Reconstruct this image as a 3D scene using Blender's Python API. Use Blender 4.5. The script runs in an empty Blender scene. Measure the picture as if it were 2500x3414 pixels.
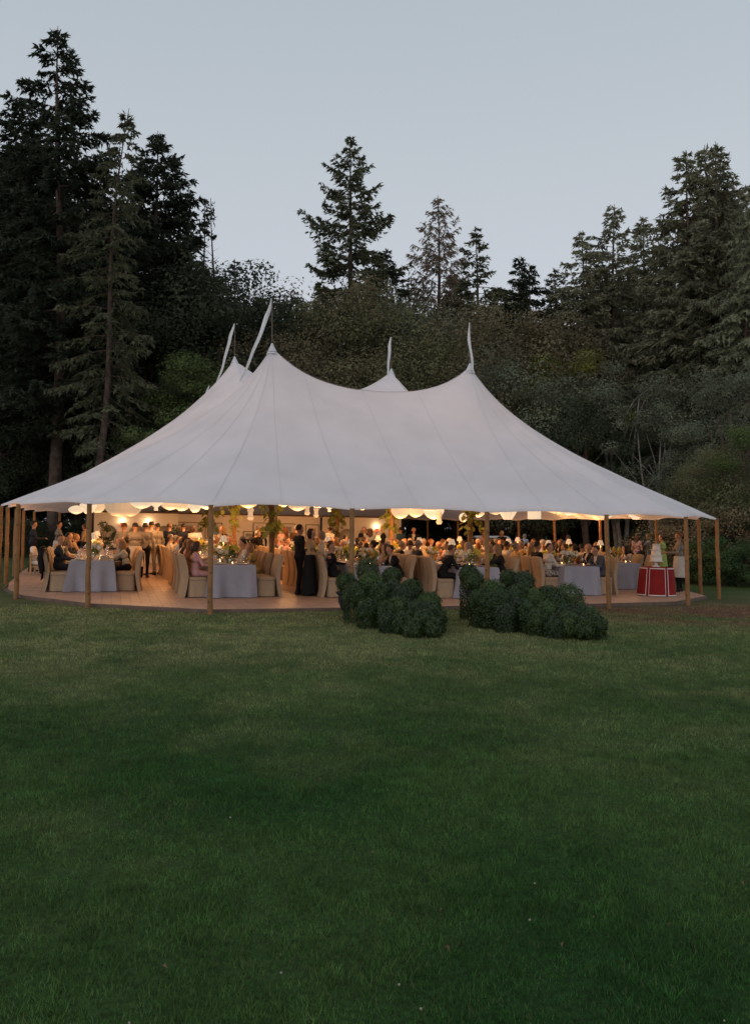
import bpy, math, random
import numpy as np
from mathutils import Matrix, Vector

# ------------------------------------------------------------------ camera, sky, exposure
sc = bpy.context.scene
COL = sc.collection
cam = bpy.data.cameras.new('camera'); camo = bpy.data.objects.new('camera', cam); COL.objects.link(camo)
sc.camera = camo
EYE = 1.81
camo.location = (0, 0, EYE)
camo.rotation_euler = (math.radians(90 + 0.98), 0, 0)
cam.sensor_fit = 'HORIZONTAL'; cam.sensor_width = 36; cam.lens = 36 * 2800 / 2500
cam.clip_start = 0.1; cam.clip_end = 3000

w = bpy.data.worlds.new('World'); sc.world = w; w.use_nodes = True
nt = w.node_tree; bg = nt.nodes['Background']
sky = nt.nodes.new('ShaderNodeTexSky'); sky.sky_type = 'NISHITA'; sky.sun_disc = False
sky.sun_elevation = math.radians(2.5); sky.sun_rotation = math.radians(205)
sky.dust_density = 1.5; sky.ozone_density = 2.0
hs = nt.nodes.new('ShaderNodeHueSaturation'); hs.inputs['Saturation'].default_value = 0.22; hs.inputs['Value'].default_value = 0.28
nt.links.new(sky.outputs[0], hs.inputs['Color'])
tc = nt.nodes.new('ShaderNodeTexCoord'); sp = nt.nodes.new('ShaderNodeSeparateXYZ')
nt.links.new(tc.outputs['Generated'], sp.inputs[0])
rp = nt.nodes.new('ShaderNodeValToRGB')
cr = rp.color_ramp
cr.elements[0].position = 0.0; cr.elements[0].color = (.550, .543, .600, 1)
cr.elements[1].position = 1.0; cr.elements[1].color = (.25, .285, .33, 1)
for p, c in ((.12, (.520, .528, .585)), (.30, (.450, .483, .532)), (.52, (.375, .424, .466))):
    e = cr.elements.new(p); e.color = (*c, 1)
nt.links.new(sp.outputs['Z'], rp.inputs[0])
mx = nt.nodes.new('ShaderNodeMixRGB'); mx.inputs[0].default_value = 0.08
nt.links.new(rp.outputs[0], mx.inputs[1]); nt.links.new(hs.outputs[0], mx.inputs[2])
nt.links.new(mx.outputs[0], bg.inputs[0]); bg.inputs[1].default_value = 1.26

sun = bpy.data.lights.new('sun', 'SUN'); sun.energy = 0.5; sun.angle = math.radians(60); sun.color = (1.0, .86, .78)
suno = bpy.data.objects.new('sun', sun); COL.objects.link(suno)
suno.rotation_euler = (math.radians(68), 0, math.radians(-25))

vs = sc.view_settings
vs.view_transform = 'Standard'; vs.look = 'None'; vs.exposure = 0.0; vs.gamma = 1.0
cy = sc.cycles
cy.use_denoising = True
try: cy.denoiser = 'OPENIMAGEDENOISE'
except Exception: pass
cy.max_bounces = 6; cy.diffuse_bounces = 3; cy.glossy_bounces = 2; cy.transmission_bounces = 4; cy.transparent_max_bounces = 8
cy.caustics_reflective = False; cy.caustics_refractive = False
cy.sample_clamp_indirect = 3.0
try:
    cy.denoising_input_passes = 'RGB_ALBEDO_NORMAL'; cy.denoising_prefilter = 'ACCURATE'
except Exception: pass
cy.use_adaptive_sampling = True; cy.adaptive_threshold = 0.015

# ------------------------------------------------------------------ helpers
RNG = np.random.default_rng(7)
random.seed(7)
CS, SN = math.cos(math.radians(17.5)), math.sin(math.radians(17.5))
HEAD = math.radians(17.5)          # heading of the tent's cross axis
SLOPE = 0.0175                     # the lawn falls away gently towards the cake table
DECK = 0.08

def W2(u, v): return (CS * u - SN * v, SN * u + CS * v)
def gz(x, y=0.0): return -SLOPE * np.clip(x, -45, 45)
def P(u, v, z=0.0):
    x, y = W2(u, v); return Vector((x, y, z + float(gz(x))))
def UV(x, y): return (CS * x + SN * y, -SN * x + CS * y)
def at(px, py, zoff=DECK):
    """ground point under a pixel of the photograph (2500 wide) -> tent coordinates"""
    s = ((py - 1755) - SLOPE * (px - 1250)) / (EYE - zoff)
    return UV((px - 1250) / s, 2800 / s)
def px_u(px, v):
    """tent coordinate u of the point at depth v lying in the column px"""
    k = (px - 1250) / 2800
    return v * (SN + k * CS) / (CS - k * SN)

def tag(o, label=None, cat=None, group=None, kind=None):
    if label: o['label'] = label
    if cat: o['category'] = cat
    if group: o['group'] = group
    if kind: o['kind'] = kind
    return o

def link(name, data, parent=None, M=None):
    o = bpy.data.objects.new(name, data); COL.objects.link(o)
    if parent is not None: o.parent = parent
    if M is not None: o.matrix_local = M
    return o
TILT = Matrix.Rotation(SLOPE, 4, 'Y')
def PM(u, v, z=DECK, h=0.0, s=1.0):
    """placement matrix: on the sloping deck, heading h measured from the tent's u axis"""
    return Matrix.Translation(P(u, v, z)) @ TILT @ Matrix.Rotation(HEAD + h, 4, 'Z') @ Matrix.Scale(s, 4)
def empty(name, M):
    o = bpy.data.objects.new(name, None); COL.objects.link(o); o.matrix_world = M; o.empty_display_size = .1
    return o
def copy_tree(o, M=None, parent=None):
    c = o.copy(); COL.objects.link(c)
    if parent is not None: c.parent = parent
    if M is not None: c.matrix_world = M
    for ch in o.children: copy_tree(ch, None, c)
    return c

def np_mesh(name, V, F, mats=(), mi=None, smooth=False):
    me = bpy.data.meshes.new(name)
    V = np.asarray(V, dtype=np.float32); F = np.asarray(F, dtype=np.int32)
    n, k = F.shape
    me.vertices.add(len(V)); me.vertices.foreach_set('co', V.ravel())
    me.loops.add(n * k); me.loops.foreach_set('vertex_index', F.ravel())
    me.polygons.add(n); me.polygons.foreach_set('loop_start', np.arange(0, n * k, k, dtype=np.int32))
    for m in mats: me.materials.append(m)
    if mi is not None: me.polygons.foreach_set('material_index', np.asarray(mi, dtype=np.int32))
    me.polygons.foreach_set('use_smooth', np.full(n, smooth))
    me.update(calc_edges=True)
    return me

class MB:
    def __init__(s): s.v = []; s.f = []; s.m = []
    def add(s, V, F, m=0):
        o = len(s.v); s.v += [tuple(map(float, p)) for p in V]
        s.f += [tuple(int(i) + o for i in f) for f in F]; s.m += [m] * len(F)
    def box(s, c, d, m=0, rz=0, taper=1.0):
        x, y, z = d[0] / 2, d[1] / 2, d[2] / 2
        V = []
        for sz in (-1, 1):
            k = taper if sz > 0 else 1
            for sx, sy in ((-1, -1), (1, -1), (1, 1), (-1, 1)):
                a, b = sx * x * k, sy * y * k
                V.append((c[0] + a * math.cos(rz) - b * math.sin(rz), c[1] + a * math.sin(rz) + b * math.cos(rz), c[2] + sz * z))
        s.add(V, [(3, 2, 1, 0), (4, 5, 6, 7), (0, 1, 5, 4), (1, 2, 6, 5), (2, 3, 7, 6), (3, 0, 4, 7)], m)
    def tube(s, pts, rad, n=8, m=0, cap=True):
        pts = [Vector(p) for p in pts]
        if not hasattr(rad, '__len__'): rad = [rad] * len(pts)
        V = []
        ref = None
        for i, p in enumerate(pts):
            d = (pts[min(i + 1, len(pts) - 1)] - pts[max(i - 1, 0)]).normalized()
            if ref is None:
                ref = d.orthogonal().normalized()
            a = (ref - d * ref.dot(d)).normalized(); ref = a; b = d.cross(a)
            for k in range(n):
                t = 2 * math.pi * k / n
                V.append(p + (a * math.cos(t) + b * math.sin(t)) * rad[i])
        F = []
        for i in range(len(pts) - 1):
            for k in range(n):
                F.append((i * n + k, i * n + (k + 1) % n, (i + 1) * n + (k + 1) % n, (i + 1) * n + k))
        if cap:
            F.append(tuple(reversed(range(n)))); F.append(tuple((len(pts) - 1) * n + k for k in range(n)))
        s.add(V, F, m)
    def lathe(s, prof, n=16, m=0, c=(0, 0, 0), rib=0.0, ribn=0, cap=True):
        V = []; F = []
        for r, z in prof:
            for k in range(n):
                t = 2 * math.pi * k / n
                rr = r * (1 + rib * math.cos(ribn * t))
                V.append((c[0] + rr * math.cos(t), c[1] + rr * math.sin(t), c[2] + z))
        for i in range(len(prof) - 1):
            for k in range(n):
                F.append((i * n + k, i * n + (k + 1) % n, (i + 1) * n + (k + 1) % n, (i + 1) * n + k))
        if cap:
            F.append(tuple(reversed(range(n)))); F.append(tuple((len(prof) - 1) * n + k for k in range(n)))
        s.add(V, F, m)
    def mesh(s, name, mats, smooth=False):
        me = bpy.data.meshes.new(name); me.from_pydata(s.v, [], s.f)
        for m in (mats if isinstance(mats, (list, tuple)) else [mats]): me.materials.append(m)
        me.polygons.foreach_set('material_index', np.array(s.m, dtype=np.int32))
        me.polygons.foreach_set('use_smooth', np.full(len(s.f), bool(smooth)))
        me.update(); return me

def smooth_by_angle(me, ang=40):
    me.polygons.foreach_set('use_smooth', np.full(len(me.polygons), True))
    try: me.set_sharp_from_angle(angle=math.radians(ang))
    except Exception: pass
    return me

# ------------------------------------------------------------------ materials
def mat(name, col, rough=.65, var=0.0, scale=6.0, bump=0.0, bscale=60.0, spec=.3, metal=0.0, emit=None, es=0.0,
        trans=0.0, rand=0.0, col2=None, detail=4.0, alpha=None, sheen=0.0):
    m = bpy.data.materials.new(name); m.use_nodes = True
    t = m.node_tree; N = t.nodes; L = t.links; b = N['Principled BSDF']
    b.inputs['Roughness'].default_value = rough; b.inputs['Metallic'].default_value = metal
    b.inputs['Specular IOR Level'].default_value = spec
    b.inputs['Base Color'].default_value = (*col, 1)
    if sheen: b.inputs['Sheen Weight'].default_value = sheen
    src = None
    if var or col2:
        co = N.new('ShaderNodeTexCoord'); nz = N.new('ShaderNodeTexNoise'); nz.inputs['Scale'].default_value = scale
        nz.inputs['Detail'].default_value = detail
        L.new(co.outputs['Object'], nz.inputs['Vector'])
        rr = N.new('ShaderNodeValToRGB')
        c2 = col2 or tuple(min(1, c * (1 + var)) for c in col); c1 = col if col2 else tuple(c * (1 - var) for c in col)
        rr.color_ramp.elements[0].position = .32; rr.color_ramp.elements[1].position = .68
        rr.color_ramp.elements[0].color = (*c1, 1); rr.color_ramp.elements[1].color = (*c2, 1)
        L.new(nz.outputs['Fac'], rr.inputs[0]); src = rr.outputs[0]
    if rand:
        oi = N.new('ShaderNodeObjectInfo'); mp = N.new('ShaderNodeMapRange')
        mp.inputs['To Min'].default_value = 1 - rand; mp.inputs['To Max'].default_value = 1 + rand
        L.new(oi.outputs['Random'], mp.inputs['Value'])
        h = N.new('ShaderNodeHueSaturation'); L.new(mp.outputs[0], h.inputs['Value'])
        if src: L.new(src, h.inputs['Color'])
        else: h.inputs['Color'].default_value = (*col, 1)
        src = h.outputs[0]
    if src: L.new(src, b.inputs['Base Color'])
    if bump:
        co = N.new('ShaderNodeTexCoord'); nz = N.new('ShaderNodeTexNoise'); nz.inputs['Scale'].default_value = bscale
        L.new(co.outputs['Object'], nz.inputs['Vector'])
        bp = N.new('ShaderNodeBump'); bp.inputs['Strength'].default_value = bump; bp.inputs['Distance'].default_value = .02
        L.new(nz.outputs['Fac'], bp.inputs['Height']); L.new(bp.outputs[0], b.inputs['Normal'])
    if emit:
        b.inputs['Emission Color'].default_value = (*emit, 1); b.inputs['Emission Strength'].default_value = es
    if trans:
        tr = N.new('ShaderNodeBsdfTranslucent'); ms = N.new('ShaderNodeMixShader'); ms.inputs[0].default_value = trans
        if src: L.new(src, tr.inputs[0])
        else: tr.inputs[0].default_value = (*col, 1)
        out = N['Material Output']
        L.new(b.outputs[0], ms.inputs[1]); L.new(tr.outputs[0], ms.inputs[2]); L.new(ms.outputs[0], out.inputs[0])
    return m

def glass_mat(name, col=(.95, .95, .95), t=.8):
    m = bpy.data.materials.new(name); m.use_nodes = True
    N = m.node_tree.nodes; L = m.node_tree.links; N.clear()
    o = N.new('ShaderNodeOutputMaterial'); ms = N.new('ShaderNodeMixShader'); a = N.new('ShaderNodeBsdfTransparent'); g = N.new('ShaderNodeBsdfGlossy')
    a.inputs[0].default_value = (*col, 1); g.inputs[0].default_value = (.9, .9, .9, 1); g.inputs['Roughness'].default_value = .06
    ms.inputs[0].default_value = 1 - t
    L.new(a.outputs[0], ms.inputs[1]); L.new(g.outputs[0], ms.inputs[2]); L.new(ms.outputs[0], o.inputs[0])
    return m

M = {}
M['canvas'] = mat('sailcloth', (.745, .735, .765), .8, var=.05, scale=.9, trans=.16, bump=.08, bscale=30, spec=.15)
M['seam'] = mat('canvas_seam', (.69, .67, .695), .8)
M['ridge_tape'] = mat('canvas_tape', (.42, .41, .42), .8)
M['flag'] = mat('flag_cloth', (.90, .90, .90), .8, trans=.3)
M['pole'] = mat('pine_pole', (.27, .135, .052), .7, var=.28, scale=3, bump=.15, bscale=20)
M['knot'] = mat('pole_knot', (.12, .055, .025), .7)
M['metal'] = mat('dark_metal', (.12, .09, .07), .5, metal=.6)
M['plank'] = mat('plank', (.44, .285, .20), .5, var=.12, scale=3.0, rand=.07, bump=.06, bscale=25, spec=.4)
M['fascia'] = mat('fascia', (.15, .10, .075), .7, var=.2)
M['cloth_blue'] = mat('tablecloth_linen', (.33, .335, .385), .9, var=.06, scale=3, bump=.1, bscale=160, spec=.1)
M['slip'] = mat('slipcover_linen', (.42, .31, .205), .9, var=.05, scale=3, bump=.12, bscale=180, spec=.1, rand=.05)
M['wood'] = mat('table_wood', (.20, .11, .05), .6, var=.2)
M['wallp'] = mat('plaster', (.70, .64, .52), .85, var=.04, scale=1.5)
M['trim'] = mat('dark_trim', (.085, .04, .028), .6)
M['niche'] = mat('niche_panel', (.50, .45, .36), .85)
M['frame'] = mat('picture_frame', (.16, .09, .045), .5)
M['mount'] = mat('picture_mount', (.66, .62, .54), .8)
M['print_a'] = mat('print_blue', (.22, .32, .38), .8, var=.5, scale=3)
M['print_b'] = mat('print_tan', (.45, .33, .18), .8, var=.5, scale=4)
M['print_c'] = mat('print_grey', (.30, .28, .26), .8, var=.6, scale=5)
M['lantern'] = mat('lantern_paper', (.25, .22, .17), .8, emit=(1.0, .71, .43), es=.66)
M['lantern_b'] = mat('lantern_paper_bright', (.25, .23, .19), .8, emit=(1.0, .77, .52), es=.86)
M['lantern_c'] = mat('lantern_paper_dim', (.25, .21, .16), .8, emit=(1.0, .70, .43), es=.46)
for k_ in ('lantern', 'lantern_b', 'lantern_c'):      # bamboo ribs show as slightly darker rings in the paper
    N_ = M[k_].node_tree.nodes; L_ = M[k_].node_tree.links; b_ = N_['Principled BSDF']
    co_ = N_.new('ShaderNodeTexCoord'); wv_ = N_.new('ShaderNodeTexWave'); wv_.bands_direction = 'Z'; wv_.inputs['Scale'].default_value = 3.2; wv_.inputs['Distortion'].default_value = .4
    L_.new(co_.outputs['Object'], wv_.inputs['Vector']); mp_ = N_.new('ShaderNodeMapRange'); mp_.inputs['From Max'].default_value = .35
    es_ = b_.inputs['Emission Strength'].default_value; mp_.inputs['To Min'].default_value = es_ * .62; mp_.inputs['To Max'].default_value = es_
    L_.new(wv_.outputs['Fac'], mp_.inputs['Value']); L_.new(mp_.outputs[0], b_.inputs['Emission Strength'])
M['cord'] = mat('cord', (.5, .45, .38), .7)
M['bulb'] = mat('lit_bulb', (1, .9, .7), .5, emit=(1, .72, .42), es=12)
M['flame'] = mat('flame', (1, .8, .5), .5, emit=(1, .55, .2), es=22)
M['shade_w'] = mat('lampshade_cream', (.75, .7, .6), .8, emit=(1, .75, .5), es=.6)
M['shade_t'] = mat('lampshade_tan', (.35, .22, .13), .8, emit=(1, .6, .3), es=.12)
M['sconce'] = mat('sconce_red', (.45, .06, .05), .6, emit=(1, .25, .12), es=.7)
M['brass'] = mat('brass', (.45, .28, .10), .35, metal=.8)
M['glass'] = glass_mat('glass', t=.78)
M['plate'] = mat('porcelain', (.75, .73, .70), .3)
M['wine'] = mat('wax', (.8, .7, .55), .6, emit=(1, .5, .2), es=1.2)
M['leaf'] = mat('vine_leaf', (.27, .30, .075), .6, var=.35, scale=9, trans=.5, rand=.3)
M['stem'] = mat('vine_stem', (.10, .06, .03), .8)
M['flower_leaf'] = mat('bouquet_leaf', (.14, .20, .06), .6, var=.4, scale=20, trans=.2)
M['fl_white'] = mat('white_blossom', (.78, .74, .62), .8, var=.08, scale=30)
M['fl_yellow'] = mat('yellow_blossom', (.75, .62, .10), .8, var=.15, scale=30)
M['fl_cream'] = mat('cream_blossom', (.72, .62, .42), .8, var=.1, scale=30)
M['fl_orange'] = mat('orange_blossom', (.72, .35, .06), .8, var=.1, scale=30)
M['black'] = mat('black_wool', (.012, .011, .012), .85, var=.2, scale=5)
M['red'] = mat('red_cloth', (.25, .012, .012), .8, var=.08, scale=4, bump=.08, bscale=120)
M['white_trim'] = mat('white_ribbon', (.72, .68, .66), .8)
M['icing'] = mat('icing', (.80, .74, .64), .55, var=.04, scale=20, bump=.25, bscale=50)
M['white_paint'] = mat('white_paint', (.78, .77, .76), .25, spec=.5)
M['car_glass'] = mat('car_glass', (.02, .025, .03), .1, spec=.6)
M['rubber'] = mat('rubber', (.02, .02, .02), .8)
M['urn'] = mat('dark_iron', (.022, .022, .026), .55, var=.3, scale=12)
M['rattan'] = mat('chair_oak', (.42, .25, .12), .6, var=.2)
M['cushion'] = mat('white_cushion', (.66, .60, .54), .9)

# ------------------------------------------------------------------ lawn
def vnoise(x, y, scale, seed):
    x = np.asarray(x, float) / scale + 1000.5; y = np.asarray(y, float) / scale + 1000.5
    xi = np.floor(x).astype(np.int64); yi = np.floor(y).astype(np.int64)
    fx = x - xi; fy = y - yi
    fx = fx * fx * (3 - 2 * fx); fy = fy * fy * (3 - 2 * fy)
    def h(a, b):
        n = (a * 374761393 + b * 668265263 + seed * 974711) & 0x7fffffff
        n = ((n ^ (n >> 13)) * 1274126177) & 0x7fffffff
        return ((n ^ (n >> 16)) & 0xffff) / 65535.0
    return (h(xi, yi) * (1 - fx) + h(xi + 1, yi) * fx) * (1 - fy) + (h(xi, yi + 1) * (1 - fx) + h(xi + 1, yi + 1) * fx) * fy

def sstep(a, b, x): t = np.clip((x - a) / (b - a), 0, 1); return t * t * (3 - 2 * t)

def lawn_colour(x, y):
    n1 = vnoise(x, y, 3.1, 1); n2 = vnoise(x, y, .9, 2); n3 = vnoise(x, y, .33, 3); n4 = vnoise(x, y, 7.0, 4)
    n = .16 * n1 + .34 * n2 + .36 * n3 + .14 * n4
    dry = .70 * sstep(4.5, 15, y) * (.6 + .8 * sstep(.3, .7, n)) + .20 * sstep(.54, .72, n)
    dry = np.clip(dry, 0, 1)
    dry *= 1 - .6 * sstep(20, 27, y)
    g1 = np.array([.042, .120, .028]); g2 = np.array([.080, .162, .044]); d = np.array([.245, .265, .112])
    m2 = sstep(.3, .7, vnoise(x, y, 1.7, 5))[..., None]
    c = (g1 * (1 - m2) + g2 * m2)
    c = c * (1 - dry[..., None]) + d * dry[..., None]
    worn = sstep(5.5, 1.0, np.hypot((x - 11.5) / 2.0, (y - 18.8) / .8)) * sstep(.25, .6, .5 * n1 + .5 * n2 + .12)
    worn = np.clip(worn + .8 * sstep(2.2, .4, np.hypot((x - 6.2) / 2.4, (y - 18.2))) * sstep(.2, .6, n2), 0, 1)[..., None]
    return c * (1 - worn) + np.array([.215, .135, .085]) * worn

def bumps(x, y): return .03 * (vnoise(x, y, 2.3, 11) - .5) + .018 * (vnoise(x, y, .6, 12) - .5)
xs = np.concatenate([[-600, -300, -150, -90, -60], np.linspace(-44, 44, 353), [60, 90, 150, 300, 600]])
ys = np.concatenate([[-300, -100, -30, -8], np.linspace(0, 56, 225), [62, 75, 100, 160, 300, 700]])
GX, GY = np.meshgrid(xs, ys)
GZ = gz(GX) + bumps(GX, GY) * sstep(90, 50, np.abs(GX) + np.abs(GY) * .3)
nx, ny = len(xs), len(ys)
I = np.arange(nx * ny).reshape(ny, nx)
F = np.stack([I[:-1, :-1], I[:-1, 1:], I[1:, 1:], I[1:, :-1]], -1).reshape(-1, 4)

def attr_mat(name, rough, bump, mul=1.0, nscale=9.0, trans=0.0, amp=.42):
    m = bpy.data.materials.new(name); m.use_nodes = True
    N = m.node_tree.nodes; L = m.node_tree.links; b = N['Principled BSDF']
    a = N.new('ShaderNodeAttribute'); a.attribute_name = 'tint'
    co = N.new('ShaderNodeTexCoord'); nz = N.new('ShaderNodeTexNoise'); nz.inputs['Scale'].default_value = nscale; nz.inputs['Detail'].default_value = 8
    L.new(co.outputs['Object'], nz.inputs['Vector'])
    mp = N.new('ShaderNodeMapRange'); mp.inputs['From Min'].default_value = .3; mp.inputs['From Max'].default_value = .7
    mp.inputs['To Min'].default_value = (1 - amp) * mul; mp.inputs['To Max'].default_value = (1 + amp) * mul
    L.new(nz.outputs['Fac'], mp.inputs['Value'])
    h = N.new('ShaderNodeHueSaturation'); L.new(a.outputs['Color'], h.inputs['Color']); L.new(mp.outputs[0], h.inputs['Value'])
    L.new(h.outputs[0], b.inputs['Base Color']); b.inputs['Roughness'].default_value = rough; b.inputs['Specular IOR Level'].default_value = .15
    if bump:
        n2 = N.new('ShaderNodeTexNoise'); n2.inputs['Scale'].default_value = 55; n2.inputs['Detail'].default_value = 6
        L.new(co.outputs['Object'], n2.inputs['Vector'])
        bp = N.new('ShaderNodeBump'); bp.inputs['Strength'].default_value = bump; bp.inputs['Distance'].default_value = .05
        L.new(n2.outputs['Fac'], bp.inputs['Height']); L.new(bp.outputs[0], b.inputs['Normal'])
    if trans:
        tr = N.new('ShaderNodeBsdfTranslucent'); ms = N.new('ShaderNodeMixShader'); ms.inputs[0].default_value = trans
        L.new(h.outputs[0], tr.inputs[0]); L.new(b.outputs[0], ms.inputs[1]); L.new(tr.outputs[0], ms.inputs[2])
        L.new(ms.outputs[0], N['Material Output'].inputs[0])
    return m
def set_tint(me, c):
    a = me.color_attributes.new('tint', 'FLOAT_COLOR', 'POINT')
    c4 = np.concatenate([c, np.ones((len(c), 1))], 1).astype(np.float32); a.data.foreach_set('color', c4.ravel())

me = np_mesh('ground', np.stack([GX, GY, GZ], -1).reshape(-1, 3), F, [attr_mat('lawn_soil', .95, .8, .55, 30.0)], smooth=True)
set_tint(me, lawn_colour(GX.ravel(), GY.ravel()))
tag(link('ground', me), kind='structure')

def blades(bands):
    Vs = []; Cs = []
    for (y0, y1, dens, hh, ww, marg) in bands:
        wid = (y1 * 2500 / 2800) * marg
        n = int((y1 - y0) * wid * dens)
        y = RNG.uniform(y0, y1, n); x = RNG.uniform(-wid / 2, wid / 2, n)
        k = np.abs(x) < y * 1250 / 2800 * marg + .6
        x, y = x[k], y[k]
        u, v = UV(x, y)
        k = ~((u > -2.9) & (u < 16.6) & (v > 17.0 + np.clip(1.9 - u, 0, 9) * .68 + np.clip(u - 13.4, 0, 9) * .75))
        x, y = x[k], y[k]; n = len(x)
        z = gz(x) + bumps(x, y) - .004
        tuft = vnoise(x, y, .22, 21)
        h = hh * (.58 + .60 * tuft) * (.7 + .6 * vnoise(x, y, .09, 22)) * RNG.uniform(.5, 1.3, n)
        a = RNG.uniform(0, 2 * np.pi, n); lean = RNG.uniform(.15, .95, n)
        b = RNG.uniform(0, 2 * np.pi, n); wd = ww * RNG.uniform(.6, 1.3, n)
        B = np.stack([x, y, z], -1)
        S = np.stack([np.cos(b), np.sin(b), 0 * b], -1) * wd[:, None]
        T = np.stack([np.cos(a) * lean * h, np.sin(a) * lean * h, h], -1)
        Vs.append(np.stack([B - S, B + S, B + T], 1).reshape(-1, 3))
        c = lawn_colour(x, y) * (RNG.uniform(.5, 1.6, n) * (.70 + .60 * vnoise(x, y, .10, 23)))[:, None]
        straw = RNG.random(n) < .03 + .07 * (vnoise(x, y, .8, 24) > .62)
        c[straw] = c[straw] * .4 + np.array([.20, .165, .09]) * .6
        Cs.append(np.repeat(c, 3, 0))
    V = np.concatenate(Vs); C = np.concatenate(Cs)
    me = np_mesh('lawn_grass', V, np.arange(len(V)).reshape(-1, 3), [attr_mat('grass_blade', .6, 0, 1.0, 1.3, .25, .12)])
    set_tint(me, C)
    return me
gr = link('lawn_grass', blades([(2.4, 4.5, 11000, .031, .0023, 1.5), (4.5, 7, 7000, .033, .003, 1.4), (7, 10.5, 3200, .036, .0042, 1.3),
                               (10.5, 15, 1700, .040, .006, 1.25), (15, 21, 900, .04, .009, 1.25)]))
tag(gr, 'short mown green lawn grass with drier straw patches', 'grass', kind='stuff')

# clover heads and fallen leaves lying in the lawn
def lawn_bits(name, n, r, m, label, cat, seed, flat):
    g = np.random.default_rng(seed); mb = MB()
    for i in range(n):
        y = 3.0 + 12 * g.random() ** 1.2; x = g.uniform(-.5, .5) * y * .95
        if vnoise(np.array([x]), np.array([y]), 2.2, 31)[0] < .45: continue
        z = float(gz(x) + bumps(np.array([x]), np.array([y]))[0]); rr = r * g.uniform(.6, 1.2); a = g.uniform(0, 6.3)
        if flat:
            c, s = math.cos(a) * rr, math.sin(a) * rr
            mb.add([(x - c, y - s, z + .025), (x + s * .5, y - c * .5, z + .04), (x + c, y + s, z + .03), (x - s * .5, y + c * .5, z + .035)], [(0, 1, 2, 3)])
        else:
            mb.lathe([(rr * .5, 0), (rr, rr * .7), (rr * .9, rr * 1.3), (rr * .3, rr * 1.8)], 6, c=(x, y, z + .03))
    tag(link(name, mb.mesh(name, m)), label, cat, kind='stuff')
lawn_bits('clover_flowers', 70, .006, mat('clover', (.30, .28, .22), .8), 'tiny pale clover heads dotted over the lawn', 'clover', 5, False)
lawn_bits('fallen_leaves', 80, .014, mat('dead_leaf', (.13, .085, .04), .8, var=.4, scale=3), 'small brown fallen leaves scattered in the grass', 'leaves', 6, True)

# ------------------------------------------------------------------ trees
M['bark'] = mat('fir_bark', (.085, .058, .045), .9, var=.4, scale=4, bump=.5, bscale=8)
M['bark_pale'] = mat('alder_bark', (.24, .22, .20), .85, var=.35, scale=3, bump=.2, bscale=10)
def leafm(n, c, v=.35, s=.7, t=.32): return mat(n, c, .65, var=v, scale=s, trans=t, rand=.12, spec=.05, detail=6)
M['fir'] = leafm('fir_needles', (.14, .146, .086))
M['fir_d'] = leafm('dark_fir_needles', (.056, .066, .044))
M['fir_b'] = leafm('brown_fir_needles', (.27, .205, .145))
M['fir_o'] = leafm('olive_fir_needles', (.255, .25, .165))
M['cedar'] = leafm('cedar_sprays', (.25, .265, .17))
M['lf_olive'] = leafm('olive_leaves', (.175, .175, .092))
M['lf_brown'] = leafm('bronze_leaves', (.190, .158, .095))
M['lf_green'] = leafm('green_leaves', (.115, .15, .056))
M['lf_mid'] = leafm('mid_green_leaves', (.095, .125, .045))
M['lf_yel'] = leafm('yellow_green_leaves', (.20, .205, .05))
M['lf_grey'] = leafm('grey_green_leaves', (.165, .18, .12))
M['lf_dark'] = leafm('dark_leaves', (.072, .086, .052))
M['lf_rhodo'] = leafm('laurel_leaves', (.07, .12, .052))

def norm(a): return a / np.maximum(np.linalg.norm(a, axis=-1, keepdims=True), 1e-6)

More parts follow.
